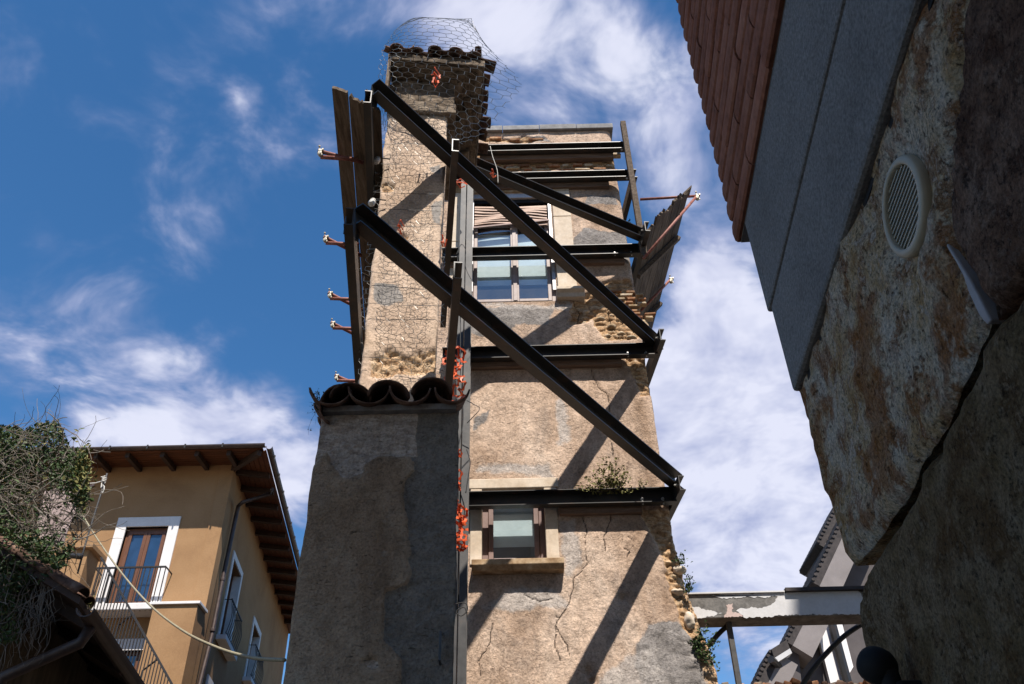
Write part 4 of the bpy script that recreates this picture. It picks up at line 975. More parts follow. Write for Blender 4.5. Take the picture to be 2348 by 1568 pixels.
for lab, (rx, ry), tp, sd_, nl in [('green weed growing from the tower edge between two pale stones', (1552, 1285), [(1568, 1275), (1560, 1268), (1570, 1290)], 5, 26),
                               ('spiky green weed on the tower edge just above the white concrete beam', (1570, 1350), [(1582, 1322), (1576, 1318), (1586, 1335), (1580, 1350)], 6, 26),
                               ('bushy green weeds on the tower edge under the white concrete beam', (1590, 1480), [(1622, 1432), (1640, 1450), (1610, 1440), (1645, 1470), (1600, 1460), (1630, 1490), (1640, 1510), (1650, 1530), (1625, 1515)], 7, 42),
                               ('little ivy sprig on the tower edge near the topmost timber post', (1436, 515), [(1448, 520), (1445, 508), (1452, 512)], 8, 14)]:
    plant('weed', lab, YP(rx, ry, 10.02), [YP(x, y, 9.95) for x, y in tp], .038 if nl < 40 else .042, sd_, 'leaf', nl)
plant('weed', 'dangling dry creeper at the left edge of the pier tiles', YP(732, 900, 5.4), [YP(x, y, 5.38) for x, y in [(718, 905), (714, 925), (720, 950), (706, 955), (722, 970), (708, 995)]], .018, 9, 'leaf', 9, droop=.02, stem_r=.002)

# ================================================================== the ochre house on the left
HY = 21.0
q6 = lambda x, y: (.4013*x, 939.2+.4013*y)            # close-up pixels to frame pixels
def hp(x, y, yy=HY): return YP(*q6(x, y), yy)
hc = hp(1335, 345); HX, HZ = hc.x, hc.z
house = thing('ochre_house', 'ochre rendered house with wide wooden eaves and a tall balcony door', 'house', (HX-4, HY+5, 0))
SD = Vector((-.100, 1, 0)).normalized(); SN = Vector((SD.y, -SD.x, 0))     # along the shaded flank, and its outward normal
HL = 13.0; hb = Vector((HX, HY, 0))+SD*HL
d0, d1 = hp(700, 900).x, hp(905, 900).x
door = dict(x0=hp(722, 680).x, x1=hp(935, 680).x, z1=hp(830, 670).z, z0=hp(740, 1145).z)
door['x1'] = door['x0']+1.12
# front wall round the door and the lower window opening
lw = dict(x0=hp(690, 1385).x, x1=hp(690, 1385).x+.85, z1=hp(720, 1378).z, z0=hp(720, 1378).z-1.3)
xs_ = sorted([HX-9.5, door['x0'], door['x1'], HX] + [lw['x0'], lw['x1']]); zs_h = sorted([0, lw['z0'], lw['z1'], door['z0'], door['z1'], HZ+.25])
m_ = MB()
for i in range(len(xs_)-1):
    for j in range(len(zs_h)-1):
        xc, zc = (xs_[i]+xs_[i+1])/2, (zs_h[j]+zs_h[j+1])/2
        if any(o_['x0'] < xc < o_['x1'] and o_['z0'] < zc < o_['z1'] for o_ in (door, lw)): continue
        m_.aabb((xs_[i], HY, zs_h[j]), (xs_[i+1], HY+.35, zs_h[j+1]))
m_.build('front_wall', 'ochre', house)
# flank wall with three window openings
def sflank(x, y): p = PL(*q6(x, y), Vector((HX, HY, 0)), SN); return ((p-Vector((HX, HY, 0))).dot(SD), p.z)
wins = []
for (tl, tr, bl) in [((1335, 800), (1383, 940), (1240, 1290)), ((1450, 1172), (1488, 1285), (1395, 1540))]:
    s0, z1a = sflank(*tl); s1, z1b = sflank(*tr); s2, z0 = sflank(*bl)
    wins.append((min(s0, s2), s1, z0, (z1a+z1b)/2))
s3, z3 = sflank(1183, 1510); wins.append((s3, s3+(wins[0][1]-wins[0][0]), z3-2.6, z3))
FR = .17
def flank_pt(s_, z, out=0.0): p = Vector((HX, HY, 0))+SD*s_+SN*out; return Vector((p.x, p.y, z))
ss = sorted({.0, HL} | {round(v, 4) for a, b, c, d in wins for v in (a+FR, b-FR)}); zs2 = sorted({0., round(HZ+.25, 4)} | {round(v, 4) for a, b, c, d in wins for v in (c, d-FR)})
m_ = MB()
for i in range(len(ss)-1):
    for j in range(len(zs2)-1):
        sc_, zc = (ss[i]+ss[i+1])/2, (zs2[j]+zs2[j+1])/2
        if any(a+FR < sc_ < b-FR and c < zc < d-FR for a, b, c, d in wins): continue
        m_.box(flank_pt(sc_, zc, -.175), SD*((ss[i+1]-ss[i])/2), SN*.175, (0, 0, (zs2[j+1]-zs2[j])/2))
m_.build('flank_wall', 'ochre', house)
def holder(parent, name, label=None):
    o = bpy.data.objects.new(name, None); COL.objects.link(o); o.parent = parent; o.location = (0, 0, 0)
    if label: o['label'] = label
    return o
def bars_box(name, p, h, d, w_, mat, parent):   # upright square bar
    return MB().box(Vector(p)+Vector((0, 0, h/2)), Vector(d)*w_, Vector((-d[1], d[0], 0))*w_, (0, 0, h/2)).build(name, mat, parent)
for k, (a, b, c, d) in enumerate(wins):
    wf = holder(house, 'window')
    for (sa, sb, za, zb) in [(a, a+FR, c, d), (b-FR, b, c, d), (a+FR, b-FR, d-FR, d)]:
        MB().box(flank_pt((sa+sb)/2, (za+zb)/2, -.12), SD*((sb-sa)/2), SN*.155, (0, 0, (zb-za)/2)).build('trim', 'trim', wf)
    MB().box(flank_pt((a+b)/2, (c+d-FR)/2, -.26), SD*((b-a)/2-FR), SN*.02, (0, 0, (d-FR-c)/2)).build('pane', 'pane_dark', wf)
    for sq in (a+FR+.04, (a+b)/2, b-FR-.04):
        MB().box(flank_pt(sq, (c+d-FR)/2, -.22), SD*.04, SN*.03, (0, 0, (d-FR-c)/2)).build('frame', 'wooddoor', wf)
    if k < 2:
        MB().box(flank_pt((a+b)/2, c-.06, .10), SD*((b-a)/2+.10), SN*.16, (0, 0, .06)).build('balcony_slab', 'trim', wf)
        rail = holder(wf, 'railing')
        MB().box(flank_pt((a+b)/2, c+.98, .22), SD*((b-a)/2+.04), SN*.018, (0, 0, .014)).build('handrail', 'iron', rail)
        MB().box(flank_pt((a+b)/2, c+.08, .22), SD*((b-a)/2+.04), SN*.012, (0, 0, .012)).build('bottom_rail', 'iron', rail)
        nb = 9
        for q in range(nb):
            s_ = a+(b-a)*q/(nb-1); pth = [flank_pt(s_+.012*math.sin(t_*9+q), c+.05+.93*t_, .22+.07*math.sin(t_*3.14)**2) for t_ in np.linspace(0, 1, 9)]
            MB().tube(pth, .010, 5).build('bar', 'iron', rail)
        for s_ in (a, b): MB().tube([flank_pt(s_, c+.98, .22), flank_pt(s_, c+.98, .02)], .012, 5).build('return_bar', 'iron', rail)
# balcony door
df = holder(house, 'balcony_door', 'tall glazed brown door with broad white surround')
x0, x1, z0, z1 = door['x0'], door['x1'], door['z0'], door['z1']; T = .27
for (xa_, xb_, za, zb) in [(x0-T, x0, z0, z1+T), (x1, x1+T, z0, z1+T), (x0, x1, z1, z1+T)]:
    box('surround', (xa_, HY-.04, za), (xb_, HY+.20, zb), 'trim', df, .006)
mid = (x0+x1)/2
for (xa_, xb_, za, zb) in [(x0, x0+.07, z0, z1), (x1-.07, x1, z0, z1), (x0+.07, x1-.07, z1-.08, z1)]:
    box('frame', (xa_, HY+.10, za), (xb_, HY+.19, zb), 'wooddoor', df)
for l, r_ in ((x0+.075, mid-.003), (mid+.003, x1-.075)):
    for (xa_, xb_, za, zb) in [(l, l+.09, z0, z1-.085), (r_-.09, r_, z0, z1-.085), (l+.09, r_-.09, z0, z0+.25), (l+.09, r_-.09, z1-.17, z1-.085)]:
        box('door_stile', (xa_, HY+.08, za), (xb_, HY+.15, zb), 'wooddoor', df, .006)
    box('pane', (l+.085, HY+.115, z0+.24), (r_-.085, HY+.125, z1-.16), 'bluepane', df)
# balcony
bl0, bl1 = hp(545, 1150, HY-.45).x, hp(870, 1150, HY-.45).x
bal = holder(house, 'balcony')
box('balcony_slab', (bl0-.1, HY-.55, z0-.20), (bl1+.55, HY-.002, z0-.03), 'trim', bal, .02)
rz = hp(745, 902, HY-.45).z; rl = hp(545, 905, HY-.45).x; rr_ = hp(948, 902, HY-.45).x
box('handrail', (rl, HY-.475, rz-.02), (rr_, HY-.43, rz+.02), 'iron', bal)
zbot = hp(700, 1135, HY-.45).z
box('bottom_rail', (rl, HY-.47, zbot-.012), (rr_, HY-.44, zbot+.012), 'iron', bal)
nb = 15
for i in range(nb):
    x = rl+(rr_-rl)*i/(nb-1); box('bar', (x-.010, HY-.465, zbot-.08), (x+.010, HY-.445, rz-.02), 'iron', bal)
for x in (rl, rr_): box('return_rail', (x-.012, HY-.43, rz-.018), (x+.012, HY+.0, rz+.012), 'iron', bal)
# lower window
lf = holder(house, 'window', 'lower window seen through the stair railing')
x0, x1, z0, z1 = lw['x0'], lw['x1'], lw['z0'], lw['z1']
for (xa_, xb_, za, zb) in [(x0-.3, x0, z0, z1+.28), (x1, x1+.3, z0, z1+.28), (x0, x1, z1, z1+.28)]:
    box('surround', (xa_, HY-.04, za), (xb_, HY+.20, zb), 'trim', lf, .006)
for (xa_, xb_, za, zb) in [(x0, x0+.08, z0, z1), (x1-.08, x1, z0, z1), (x0+.08, x1-.08, z1-.08, z1), ((x0+x1)/2-.05, (x0+x1)/2+.05, z0, z1-.08)]:
    box('frame', (xa_, HY+.10, za), (xb_, HY+.17, zb), 'wooddoor', lf)
box('pane', (x0+.05, HY+.13, z0), (x1-.05, HY+.14, z1-.05), 'bluepane', lf)
# masonry plinth under the balcony's right end
pl0 = hp(880, 1110, HY-.6).x; pl1 = hp(1132, 1110, HY-.6).x; plz = hp(1000, 1115, HY-.6).z
box('plinth', (pl0, HY-.6, 0), (pl1, HY-.002, plz), 'ochre', house)
box('plinth_cap', (pl0-.05, HY-.66, plz+.002), (pl1+.06, HY-.002, plz+.07), 'trim', house, .008)
# eaves: boards, rafters, gutter, roof
OV = 1.0
eR = PL(*q6(1522, 216), Vector((HX, HY, 0))+SN*OV, SN)                       # outer corner of the eave
ez = YP(*q6(1500, 222), HY-OV).z; ex = HX+OV*1.02
roof = holder(house, 'roof')
sl = (HZ+.16-ez)/OV
def soff(x, y, up=0.0): return Vector((x, y, 0))
nbd = 7
for i in range(nbd):      # front boards
    t0_, t1_ = i/nbd, (i+1)/nbd-.012
    ya, yb = HY-OV*(1-t0_), HY-OV*(1-t1_); za, zb = ez+(HZ+.16-ez)*t0_, ez+(HZ+.16-ez)*t1_
    xa_, xb_ = ex-OV*t0_, ex-OV*t1_
    MB().add([(HX-9.6, ya, za), (xa_, ya, za), (xb_, yb, zb), (HX-9.6, yb, zb), (HX-9.6, ya, za+.025), (xa_, ya, za+.025), (xb_, yb, zb+.025), (HX-9.6, yb, zb+.025)],
             [(0, 3, 2, 1), (4, 5, 6, 7), (0, 1, 5, 4), (2, 3, 7, 6), (1, 2, 6, 5), (0, 4, 7, 3)]).build('soffit_board', 'soffit', roof)
def eave_pt(s_, o_, z): p = Vector((HX, HY, 0))+SD*s_+SN*o_; return Vector((p.x, p.y, z))
for i in range(nbd):
    t0_, t1_ = i/nbd, (i+1)/nbd-.012
    A_ = eave_pt(-OV*(1-t0_), OV*(1-t0_), ez+(HZ+.16-ez)*t0_); B_ = eave_pt(-OV*(1-t1_), OV*(1-t1_), ez+(HZ+.16-ez)*t1_)
    C_ = eave_pt(HL, OV*(1-t1_), ez+(HZ+.16-ez)*t1_); D_ = eave_pt(HL, OV*(1-t0_), ez+(HZ+.16-ez)*t0_); u_ = Vector((0, 0, .025))
    MB().add([A_, B_, C_, D_, A_+u_, B_+u_, C_+u_, D_+u_], [(0, 1, 2, 3), (7, 6, 5, 4), (0, 4, 5, 1), (3, 2, 6, 7), (0, 3, 7, 4), (1, 5, 6, 2)]).build('soffit_board', 'soffit', roof)
def rafter(p, q, w_=.055, h_=.075):
    p, q = Vector(p), Vector(q); d = (q-p); s_ = Vector((d.y, -d.x, 0)).normalized()
    MB().box((p+q)/2-Vector((0, 0, h_+.004)), d/2, s_*w_, Vector((0, 0, h_))).build('rafter', 'rafter', roof)
for px in (585, 762, 958, 1150, 1330):
    x = hp(px, 300, HY-.5).x; rafter((x, HY-OV*.94, ez+.01), (x, HY+.02, HZ+.16))
for px in (395, 205): x = hp(px, 300, HY-.5).x; rafter((x, HY-OV*.94, ez+.01), (x, HY+.02, HZ+.16))
rafter((ex-.08, HY-OV*.92, ez+.005), (HX-.05, HY+.05, HZ+.15), .06, .08)
for k in range(13): rafter(eave_pt(.25+k*.95, OV*.94, ez+.01), eave_pt(.25+k*.95, -.02, HZ+.16))
# gutter: half pipe along both eaves
def gutter(p, q, out, r=.085, mat='copper', parent=roof, name='gutter'):
    p, q, o_ = Vector(p), Vector(q), Vector(out); prof = []
    for j in range(9): an = math.pi*j/8; prof.append((-r*math.cos(an), -r*math.sin(an)))
    for j in range(8, -1, -1): an = math.pi*j/8; prof.append((-(r-.01)*math.cos(an), -(r-.01)*math.sin(an)))
    return MB().extrude([p+o_*x+Vector((0, 0, z)) for x, z in prof], q-p).build(name, mat, parent)
gutter((HX-9.6, HY-OV-.08, ez+.07), (ex+.10, HY-OV-.08, ez+.07), (0, 1, 0))
gutter(eave_pt(-OV-.1, OV+.09, ez+.07), eave_pt(HL, OV+.09, ez+.07), SN)
for k in range(12): p = eave_pt(-.6+k*1.0, OV+.18, ez+.02); MB().box(p, SD*.02, SN*.012, (0, 0, .07)).build('gutter_bracket', 'iron', roof)
for k in range(9): p = Vector((HX-8+k*1.0, HY-OV-.17, ez+.03)); MB().box(p, (.02, 0, 0), (0, .012, 0), (0, 0, .06)).build('gutter_bracket', 'iron', roof)
# roof plane (tiles cannot be seen from the street)
u_ = Vector((0, 0, .05)); A_ = Vector((HX-9.6, HY-OV, ez+.06)); B_ = Vector((ex, HY-OV, ez+.06)); C_ = eave_pt(HL, OV, ez+.06); D_ = Vector((HX-9.6, HY+HL, ez+.06)); top = Vector((HX-4.5, HY+6, ez+2.2))
MB().add([A_, B_, C_, D_, top], [(0, 1, 4), (1, 2, 4), (2, 3, 4), (3, 0, 4)]).build('tiled_slope', 'tile', roof)
# downpipe
pts = [PL(*q6(x, y), Vector((HX, HY, 0))+SN*o_, SN) for x, y, o_ in [(1555, 455, OV+.05), (1545, 480, OV*.9), (1385, 530, .35), (1362, 550, .14), (1350, 600, .12), (1272, 970, .12), (1210, 1290, .12), (1140, 1568, .12), (1090, 1800, .12)]]
MB().tube(pts, .055, 10).build('downpipe', 'copper', house, smooth=True)
for x, y in [(1272, 970), (1215, 1260)]:
    p = PL(*q6(x, y), Vector((HX, HY, 0))+SN*.12, SN); MB().lathe(p-Vector((0, 0, .04)), (0, 0, 1), [(.062, 0), (.066, .01), (.066, .07), (.062, .08)], 12).build('pipe_collar', 'copper', house)

# ---- stair parapet pillar and the sloping stair railing in front of the house
SY = 19.4
gp = thing('gate_pillar', 'ochre pillar with overhanging flat cap at the head of the stairs', 'pillar', (hp(455, 900, SY).x, SY+.3, 0))
a, b = hp(385, 900, SY).x, hp(500, 830, SY).x; zt = hp(450, 800, SY).z
box('shaft', (a, SY, 0), (b, SY+.6, zt), 'ochre', gp)
box('cap', (a-.10, SY-.12, zt+.002), (b+.12, SY+.72, zt+.12), 'ochre', gp, .01)
sr = thing('stair_railing', 'black iron stair railing with close upright bars sloping past the house', 'railing', (hp(780, 1300, 18.9).x, 18.9, 0))
A_, B_ = hp(578, 845, 18.9), hp(1000, 1600, 18.9); D_ = B_-A_
MB().box((A_+B_)/2, D_/2, (0, .022, 0), Vector((-D_.z, 0, D_.x)).normalized()*.022).build('handrail', 'iron', sr)
nb = 33
for i in range(nb):
    p = A_+D_*((i+.3)/nb); MB().box(p-Vector((0, 0, .75)), (.009, 0, 0), (0, .009, 0), (0, 0, .74)).build('bar', 'iron', sr)
MB().box((A_+B_)/2-Vector((0, 0, 1.45)), D_/2, (0, .018, 0), Vector((-D_.z, 0, D_.x)).normalized()*.016).build('bottom_rail', 'iron', sr)
for f in (.45, .78):
    p = A_+D_*f; MB().tube([p-Vector((.0, 0, .02)), p-Vector((.30, -.1, .22)), p-Vector((.36, -.1, 1.5))], .022, 5).build('stay', 'iron', sr)
MB().extrude([A_-Vector((0, -.05, 1.47)), B_-Vector((0, -.05, 1.47)), Vector((B_.x, 18.95, 0)), Vector((A_.x, 18.95, 0))], (0, .9, 0)).build('stair_flank', 'darkwall', sr)

# ================================================================== the low shed on the left, its roof edge seen from below
GZ = 4.35
G0 = ZP(196, 1394, GZ); G1 = ZP(330, 1590, GZ); GD = (G1-G0); GD.z = 0; GL = 8.5; GD.normalize(); GN = Vector((GD.y, -GD.x, 0))
shed = thing('low_shed', 'dark low building with tiled verge and a half round gutter', 'shed', (G0.x-2, G0.y+2, 0))
gutter(G0, G0+GD*GL, GN, .075, 'copper', shed)
V1 = YP(88, 1328, G0.y+.05); V2 = YP(-160, 1150, G0.y+.05)
RS = (V1-G0); RS = Vector((RS.x, 0, RS.z)).normalized()
e0 = G0-GN*.06+Vector((0, 0, .03))
MB().extrude([e0, e0+RS*3.6, e0+RS*3.6+Vector((0, 0, .06)), e0+Vector((0, 0, .06))], GD*GL).build('roof_deck', 'rafter', shed)
TV = tile_data('verge_tile', L=.42, w0=.095, w1=.08)
for k in range(8):
    put_tile(TV, 'tile', shed, e0+RS*(.02+k*.36)+GD*.05+Vector((0, 0, .08)), RS+Vector((0, 0, .03)), up=(0, -.2, 1))
    put_tile(TV, 'tile', shed, e0+RS*(.02+k*.36)+GD*.24+Vector((0, 0, .08)), RS+Vector((0, 0, .03)))
for k in range(7): rafter_o = MB().box(e0+RS*.35+GD*(.35+k*1.1)-Vector((0, 0, .05)), RS*.40, GD*.04, Vector((0, 0, .05))).build('rafter', 'rafter', shed)
wq = e0+RS*.75+GD*.25; wtop = GZ+.35
MB().extrude([Vector((wq.x-3, wq.y, 0)), Vector((wq.x, wq.y, 0)), Vector((wq.x, wq.y, wtop)), Vector((wq.x-3, wq.y, wtop+2.2))], GD*(GL-.4)).build('wall', 'darkwall', shed)
pp = [ZP(190, 1402, GZ-.05)]; p_ = wq+Vector((.09, .05, 0))
MB().tube([G0+GD*.25+Vector((0, 0, -.07)), G0+GD*.25-GN*.05+Vector((0, 0, -.20)), Vector((p_.x, p_.y, GZ-.45)), Vector((p_.x, p_.y, GZ-.7)), Vector((p_.x, p_.y, 0))], .05, 10).build('downpipe', 'copper', shed, smooth=True)
MB().lathe((p_.x, p_.y, GZ-1.05), (0, 0, 1), [(.055, 0), (.06, .01), (.06, .07), (.055, .08)], 12).build('pipe_collar', 'copper', shed)

# ---- climbing plant heaped over the shed
vine = thing('climbing_vine', 'tangled half bare climbing plant heaped over the shed roof', 'vine', (V1.x-.4, V1.y+.3, GZ))
R_ = random.Random(5); tw = MB(); lm = MB(); ld = MB()
VY = G0.y+.25
outline = [(-40, 985), (20, 978), (60, 985), (100, 972), (130, 968), (150, 1000), (160, 1030), (185, 1050), (192, 1075), (200, 1110), (205, 1140), (195, 1165), (190, 1200), (180, 1235), (165, 1260), (150, 1290), (120, 1320), (90, 1340), (60, 1400), (40, 1470), (-60, 1500), (-60, 985)]
def inside(x, y):
    c = False
    for i in range(len(outline)):
        (x0, y0), (x1, y1) = outline[i], outline[(i+1) % len(outline)]
        if (y < y0) != (y < y1) and x < (x1-x0)*(y-y0)/(y1-y0)+x0: c = not c
    return c
def vine_pt(margin=0):
    while True:
        x, y = R_.uniform(-60, 212), R_.uniform(965, 1500)
        if inside(x, y): return YP(x, y, VY+R_.uniform(-.35, .9))
for k in range(900):      # looping bare stems
    p = vine_pt(); d = Vector((R_.gauss(0, 1), R_.gauss(0, .6), R_.gauss(.1, .9))).normalized(); path = [p]; L = R_.uniform(.2, .6); n = 9
    bend = Vector((R_.gauss(0, 1), R_.gauss(0, 1), R_.gauss(0, 1)-.5))*.22
    for i in range(n):
        d = (d+bend*.5+Vector((R_.gauss(0, .16), R_.gauss(0, .16), R_.gauss(0, .16)))).normalized(); path.append(path[-1]+d*(L/n))
    tw.tube(path, R_.choice((.0025, .003, .0035, .004, .007)), 4, cap=False, taper=.5)
for k in range(38000):
    p = vine_pt(); n_ = fbm(np.array([p.x*2.3]), np.array([p.z*2.3]), 7, 3)[0]
    if n_ < -.10+.14*R_.random(): continue
    leaf_quads(lm if R_.random() > .06 else ld, p, R_.choice((.022, .03, .038, .05)), R_)
for k in range(500):
    x, y = R_.gauss(188, 10), R_.gauss(1085, 32); leaf_quads(ld if R_.random() < .6 else lm, YP(x, y, VY-.25+R_.uniform(-.1, .1)), .045, R_)
for k in range(60):       # stems hanging in front of the dark wall
    p = YP(R_.uniform(0, 120), R_.uniform(1300, 1400), VY-.2); path = [p]
    for i in range(9): path.append(path[-1]+Vector((R_.gauss(.01, .02), R_.gauss(0, .015), -R_.uniform(.03, .07))))
    tw.tube(path, .003, 4, cap=False, taper=.4)
tw.build('stems', 'twig', vine); lm.build('leaves', 'leaf', vine); ld.build('pale_leaves', 'leaf_dry', vine)

# ---- pole with knotted cord, awning cloth, terrace railing, overhead cable
q1 = lambda x, y: (x*.1977, 939.2+y*.1977)
AY = 13.5
pole = thing('thin_pole', 'thin slanting metal pole with a white cord knotted near its tip', 'pole', YP(*q1(1000, 1540), AY))
MB().tube([YP(*q1(1242, 740), AY), YP(*q1(1150, 1040), AY), YP(*q1(1060, 1330), AY), YP(*q1(990, 1560), AY), YP(*q1(900, 1900), AY)], .016, 8).build('shaft', 'steel_grey', pole, smooth=True)
kn = YP(*q1(1205, 820), AY-.03)
MB().tube([kn+Vector((math.cos(t_*1.6)*.035, math.sin(t_*1.6)*.035, -.05+.008*t_)) for t_ in range(16)], .010, 6).build('knot', 'rope', pole, smooth=True)
MB().tube([YP(*q1(x, y), AY-.04) for x, y in [(1200, 800), (1190, 780), (1172, 778)]], .010, 6).build('cord_end', 'rope', pole)
MB().tube([YP(*q1(x, y), AY-.04) for x, y in [(1180, 850), (1172, 905), (1195, 870), (1210, 890), (1205, 935), (1180, 975)]], .009, 6).build('cord_end', 'rope', pole)
MB().tube([YP(*q1(x, y), AY) for x, y in [(1190, 825), (1110, 850), (950, 862), (850, 878)]], .009, 6).build('guy_cord', 'rope', pole)
aw = thing('awning_cloth', 'faded pink awning cloth stretched behind the climbing plant', 'awning', YP(*q1(600, 1560), AY+.3))
cor = [(1095, 865, 0), (1010, 985, .1), (900, 1140, .15), (800, 1350, .2), (740, 1560, .3), (480, 1620, .3), (430, 1300, .2), (520, 940, .1), (800, 880, .05)]
MB().extrude([YP(*q1(x, y), AY+o_) for x, y, o_ in cor], (0, .012, 0)).build('cloth', 'cloth', aw)
tr = thing('terrace_railing', 'thin dark terrace railing half hidden by the climbing plant', 'railing', YP(*q1(700, 1600), AY))
MB().tube([YP(*q6(150, 752), AY), YP(*q6(365, 755), AY)], .018, 6).build('handrail', 'iron', tr)
for x0_, y0_, x1_, y1_ in [(365, 755, 268, 990), (300, 760, 225, 960), (235, 760, 170, 960)]:
    MB().tube([YP(*q6(x0_, y0_), AY), YP(*q6(x1_, y1_), AY)], .014, 6).build('bar', 'iron', tr)
MB().lathe(YP(*q6(345, 830), AY-.05), (1, 0, -.1), [(.03, 0), (.045, .02), (.045, .28), (.05, .30), (.05, .36), (.03, .38)], 10).build('floodlight', 'steel', tr)
cable('overhead_cable', 'yellowed cable sagging from the shed roof to the pier', [YP(*q6(x, y), d) for x, y, d in [(470, 600, 15), (560, 745, 14.2), (700, 940, 13), (860, 1120, 11.6), (1040, 1260, 10), (1230, 1355, 8.4), (1430, 1415, 7), (1625, 1431, 5.9)]], .014, 'ivcable', 'cable', 8)
plant('weed', 'small bare weed standing on the shed gutter end', ZP(205, 1392, GZ+.05), [ZP(x, y, GZ+.3) for x, y in [(205, 1355), (212, 1362), (198, 1368)]], .025, 31, 'leaf_dry', 16, stem_r=.003)

# ---- unseen house added behind the tower to keep the ochre flank in shade
rh = thing('rear_house', 'plain rendered house behind the tower, facing the flank of the ochre house', 'house', (-2.2, 24, 0))
box('wall', (-3.9, 17.5, 0), (.2, 36, 10.6), 'darkwall', rh)
box('roof', (-4.05, 17.3, 10.602), (.4, 36.2, 10.8), 'tile', rh)

# ================================================================== the corner building on the right, close to the viewer
WD = Vector((.063, 1, 0)).normalized(); WN = Vector((-WD.y, WD.x, 0))         # along the wall, and its outward normal (towards the lane)
W0 = Vector((.47, 0, 0))
def wp(x, y, out=0.0): p = PL(x, y, W0+WN*out, WN); return ((p-W0).dot(WD), p.z)
def W3(s_, z, out=0.0): p = W0+WD*s_+WN*out; return Vector((p.x, p.y, z))
zAk = wp(1712, 537)[1]; zBk = wp(1776, 705)[1]; zCk = wp(1832, 900)[1]
sA = wp(1690, 500)[0]; sB = wp(1745, 620)[0]; sC = wp(1805, 800)[0]
cb_ = thing('corner_building', 'rough stone wall with grey stucco bands and red brickwork above', 'building', (3, -2, 0))
def slab(name, s0, s1, z0, z1, o0, o1, mat, parent=cb_, bevel=0.0):
    c = W3((s0+s1)/2, (z0+z1)/2, (o0+o1)/2)
    return MB().box(c, WD*((s1-s0)/2), WN*((o1-o0)/2), (0, 0, (z1-z0)/2)).build(name, mat, parent, bevel=bevel)
S_BACK = -1.45
# brick courses
CH = .070; BLN = .245; ncourse = 26
bm_ = {}
def brick_data(L):
    L = round(L, 3)
    if L in bm_: return bm_[L]
    m_ = MB(); hh = (CH-.011)/2; prof = [(-.10, -hh), (-.006, -hh), (-.001, -hh*.8), (.0015, 0), (-.001, hh*.8), (-.006, hh), (-.10, hh)]
    m_.extrude([(x, 0, z) for x, z in prof], (0, L, 0)); me = bpy.data.meshes.new('brick'); me.from_pydata(m_.v, [], m_.f); me.update(); me.materials.append(M['brick_new']); bm_[L] = me; return me
BW = holder(cb_, 'brickwork')
for k in range(ncourse):
    z = zAk+.004+CH*(k+.5); s1 = sA-.004; first = True; odd = k % 2
    while s1 > -.05:
        L = (BLN if not (first and odd) else .12); first = False
        me = brick_data(L-.004); o = bpy.data.objects.new('brick', me); COL.objects.link(o); o.parent = BW
        p = W3(s1-L, z+random.uniform(-.0015, .0015), .022+random.uniform(-.002, .002))-world_loc(BW)
        x = WN; y = WD
        o.matrix_local = Matrix(((x.x, y.x, 0, p.x), (x.y, y.y, 0, p.y), (0, 0, 1, p.z), (0, 0, 0, 1)))
        s1 -= L
slab('mortar_backing', -.3, sA-.010, zAk+.005, zAk+CH*ncourse, -.30, .008, 'mortar', cb_)
slab('fascia_band', S_BACK, sB, zBk+.006, zAk+.002, -.35, .010, 'stucco', cb_, .006)
slab('fascia_band', S_BACK, sC, zCk, zBk-.006, -.35, .012, 'stucco', cb_, .008)
slab('drip_mesh', S_BACK, sC-.01, zCk-.012, zCk-.001, -.30, -.004, 'steel', cb_)
vc_s, vc_z = wp(2075, 474, -.005); vR = .5*abs(wp(2078, 360, .0)[1]-wp(2078, 588, .0)[1])*1.55
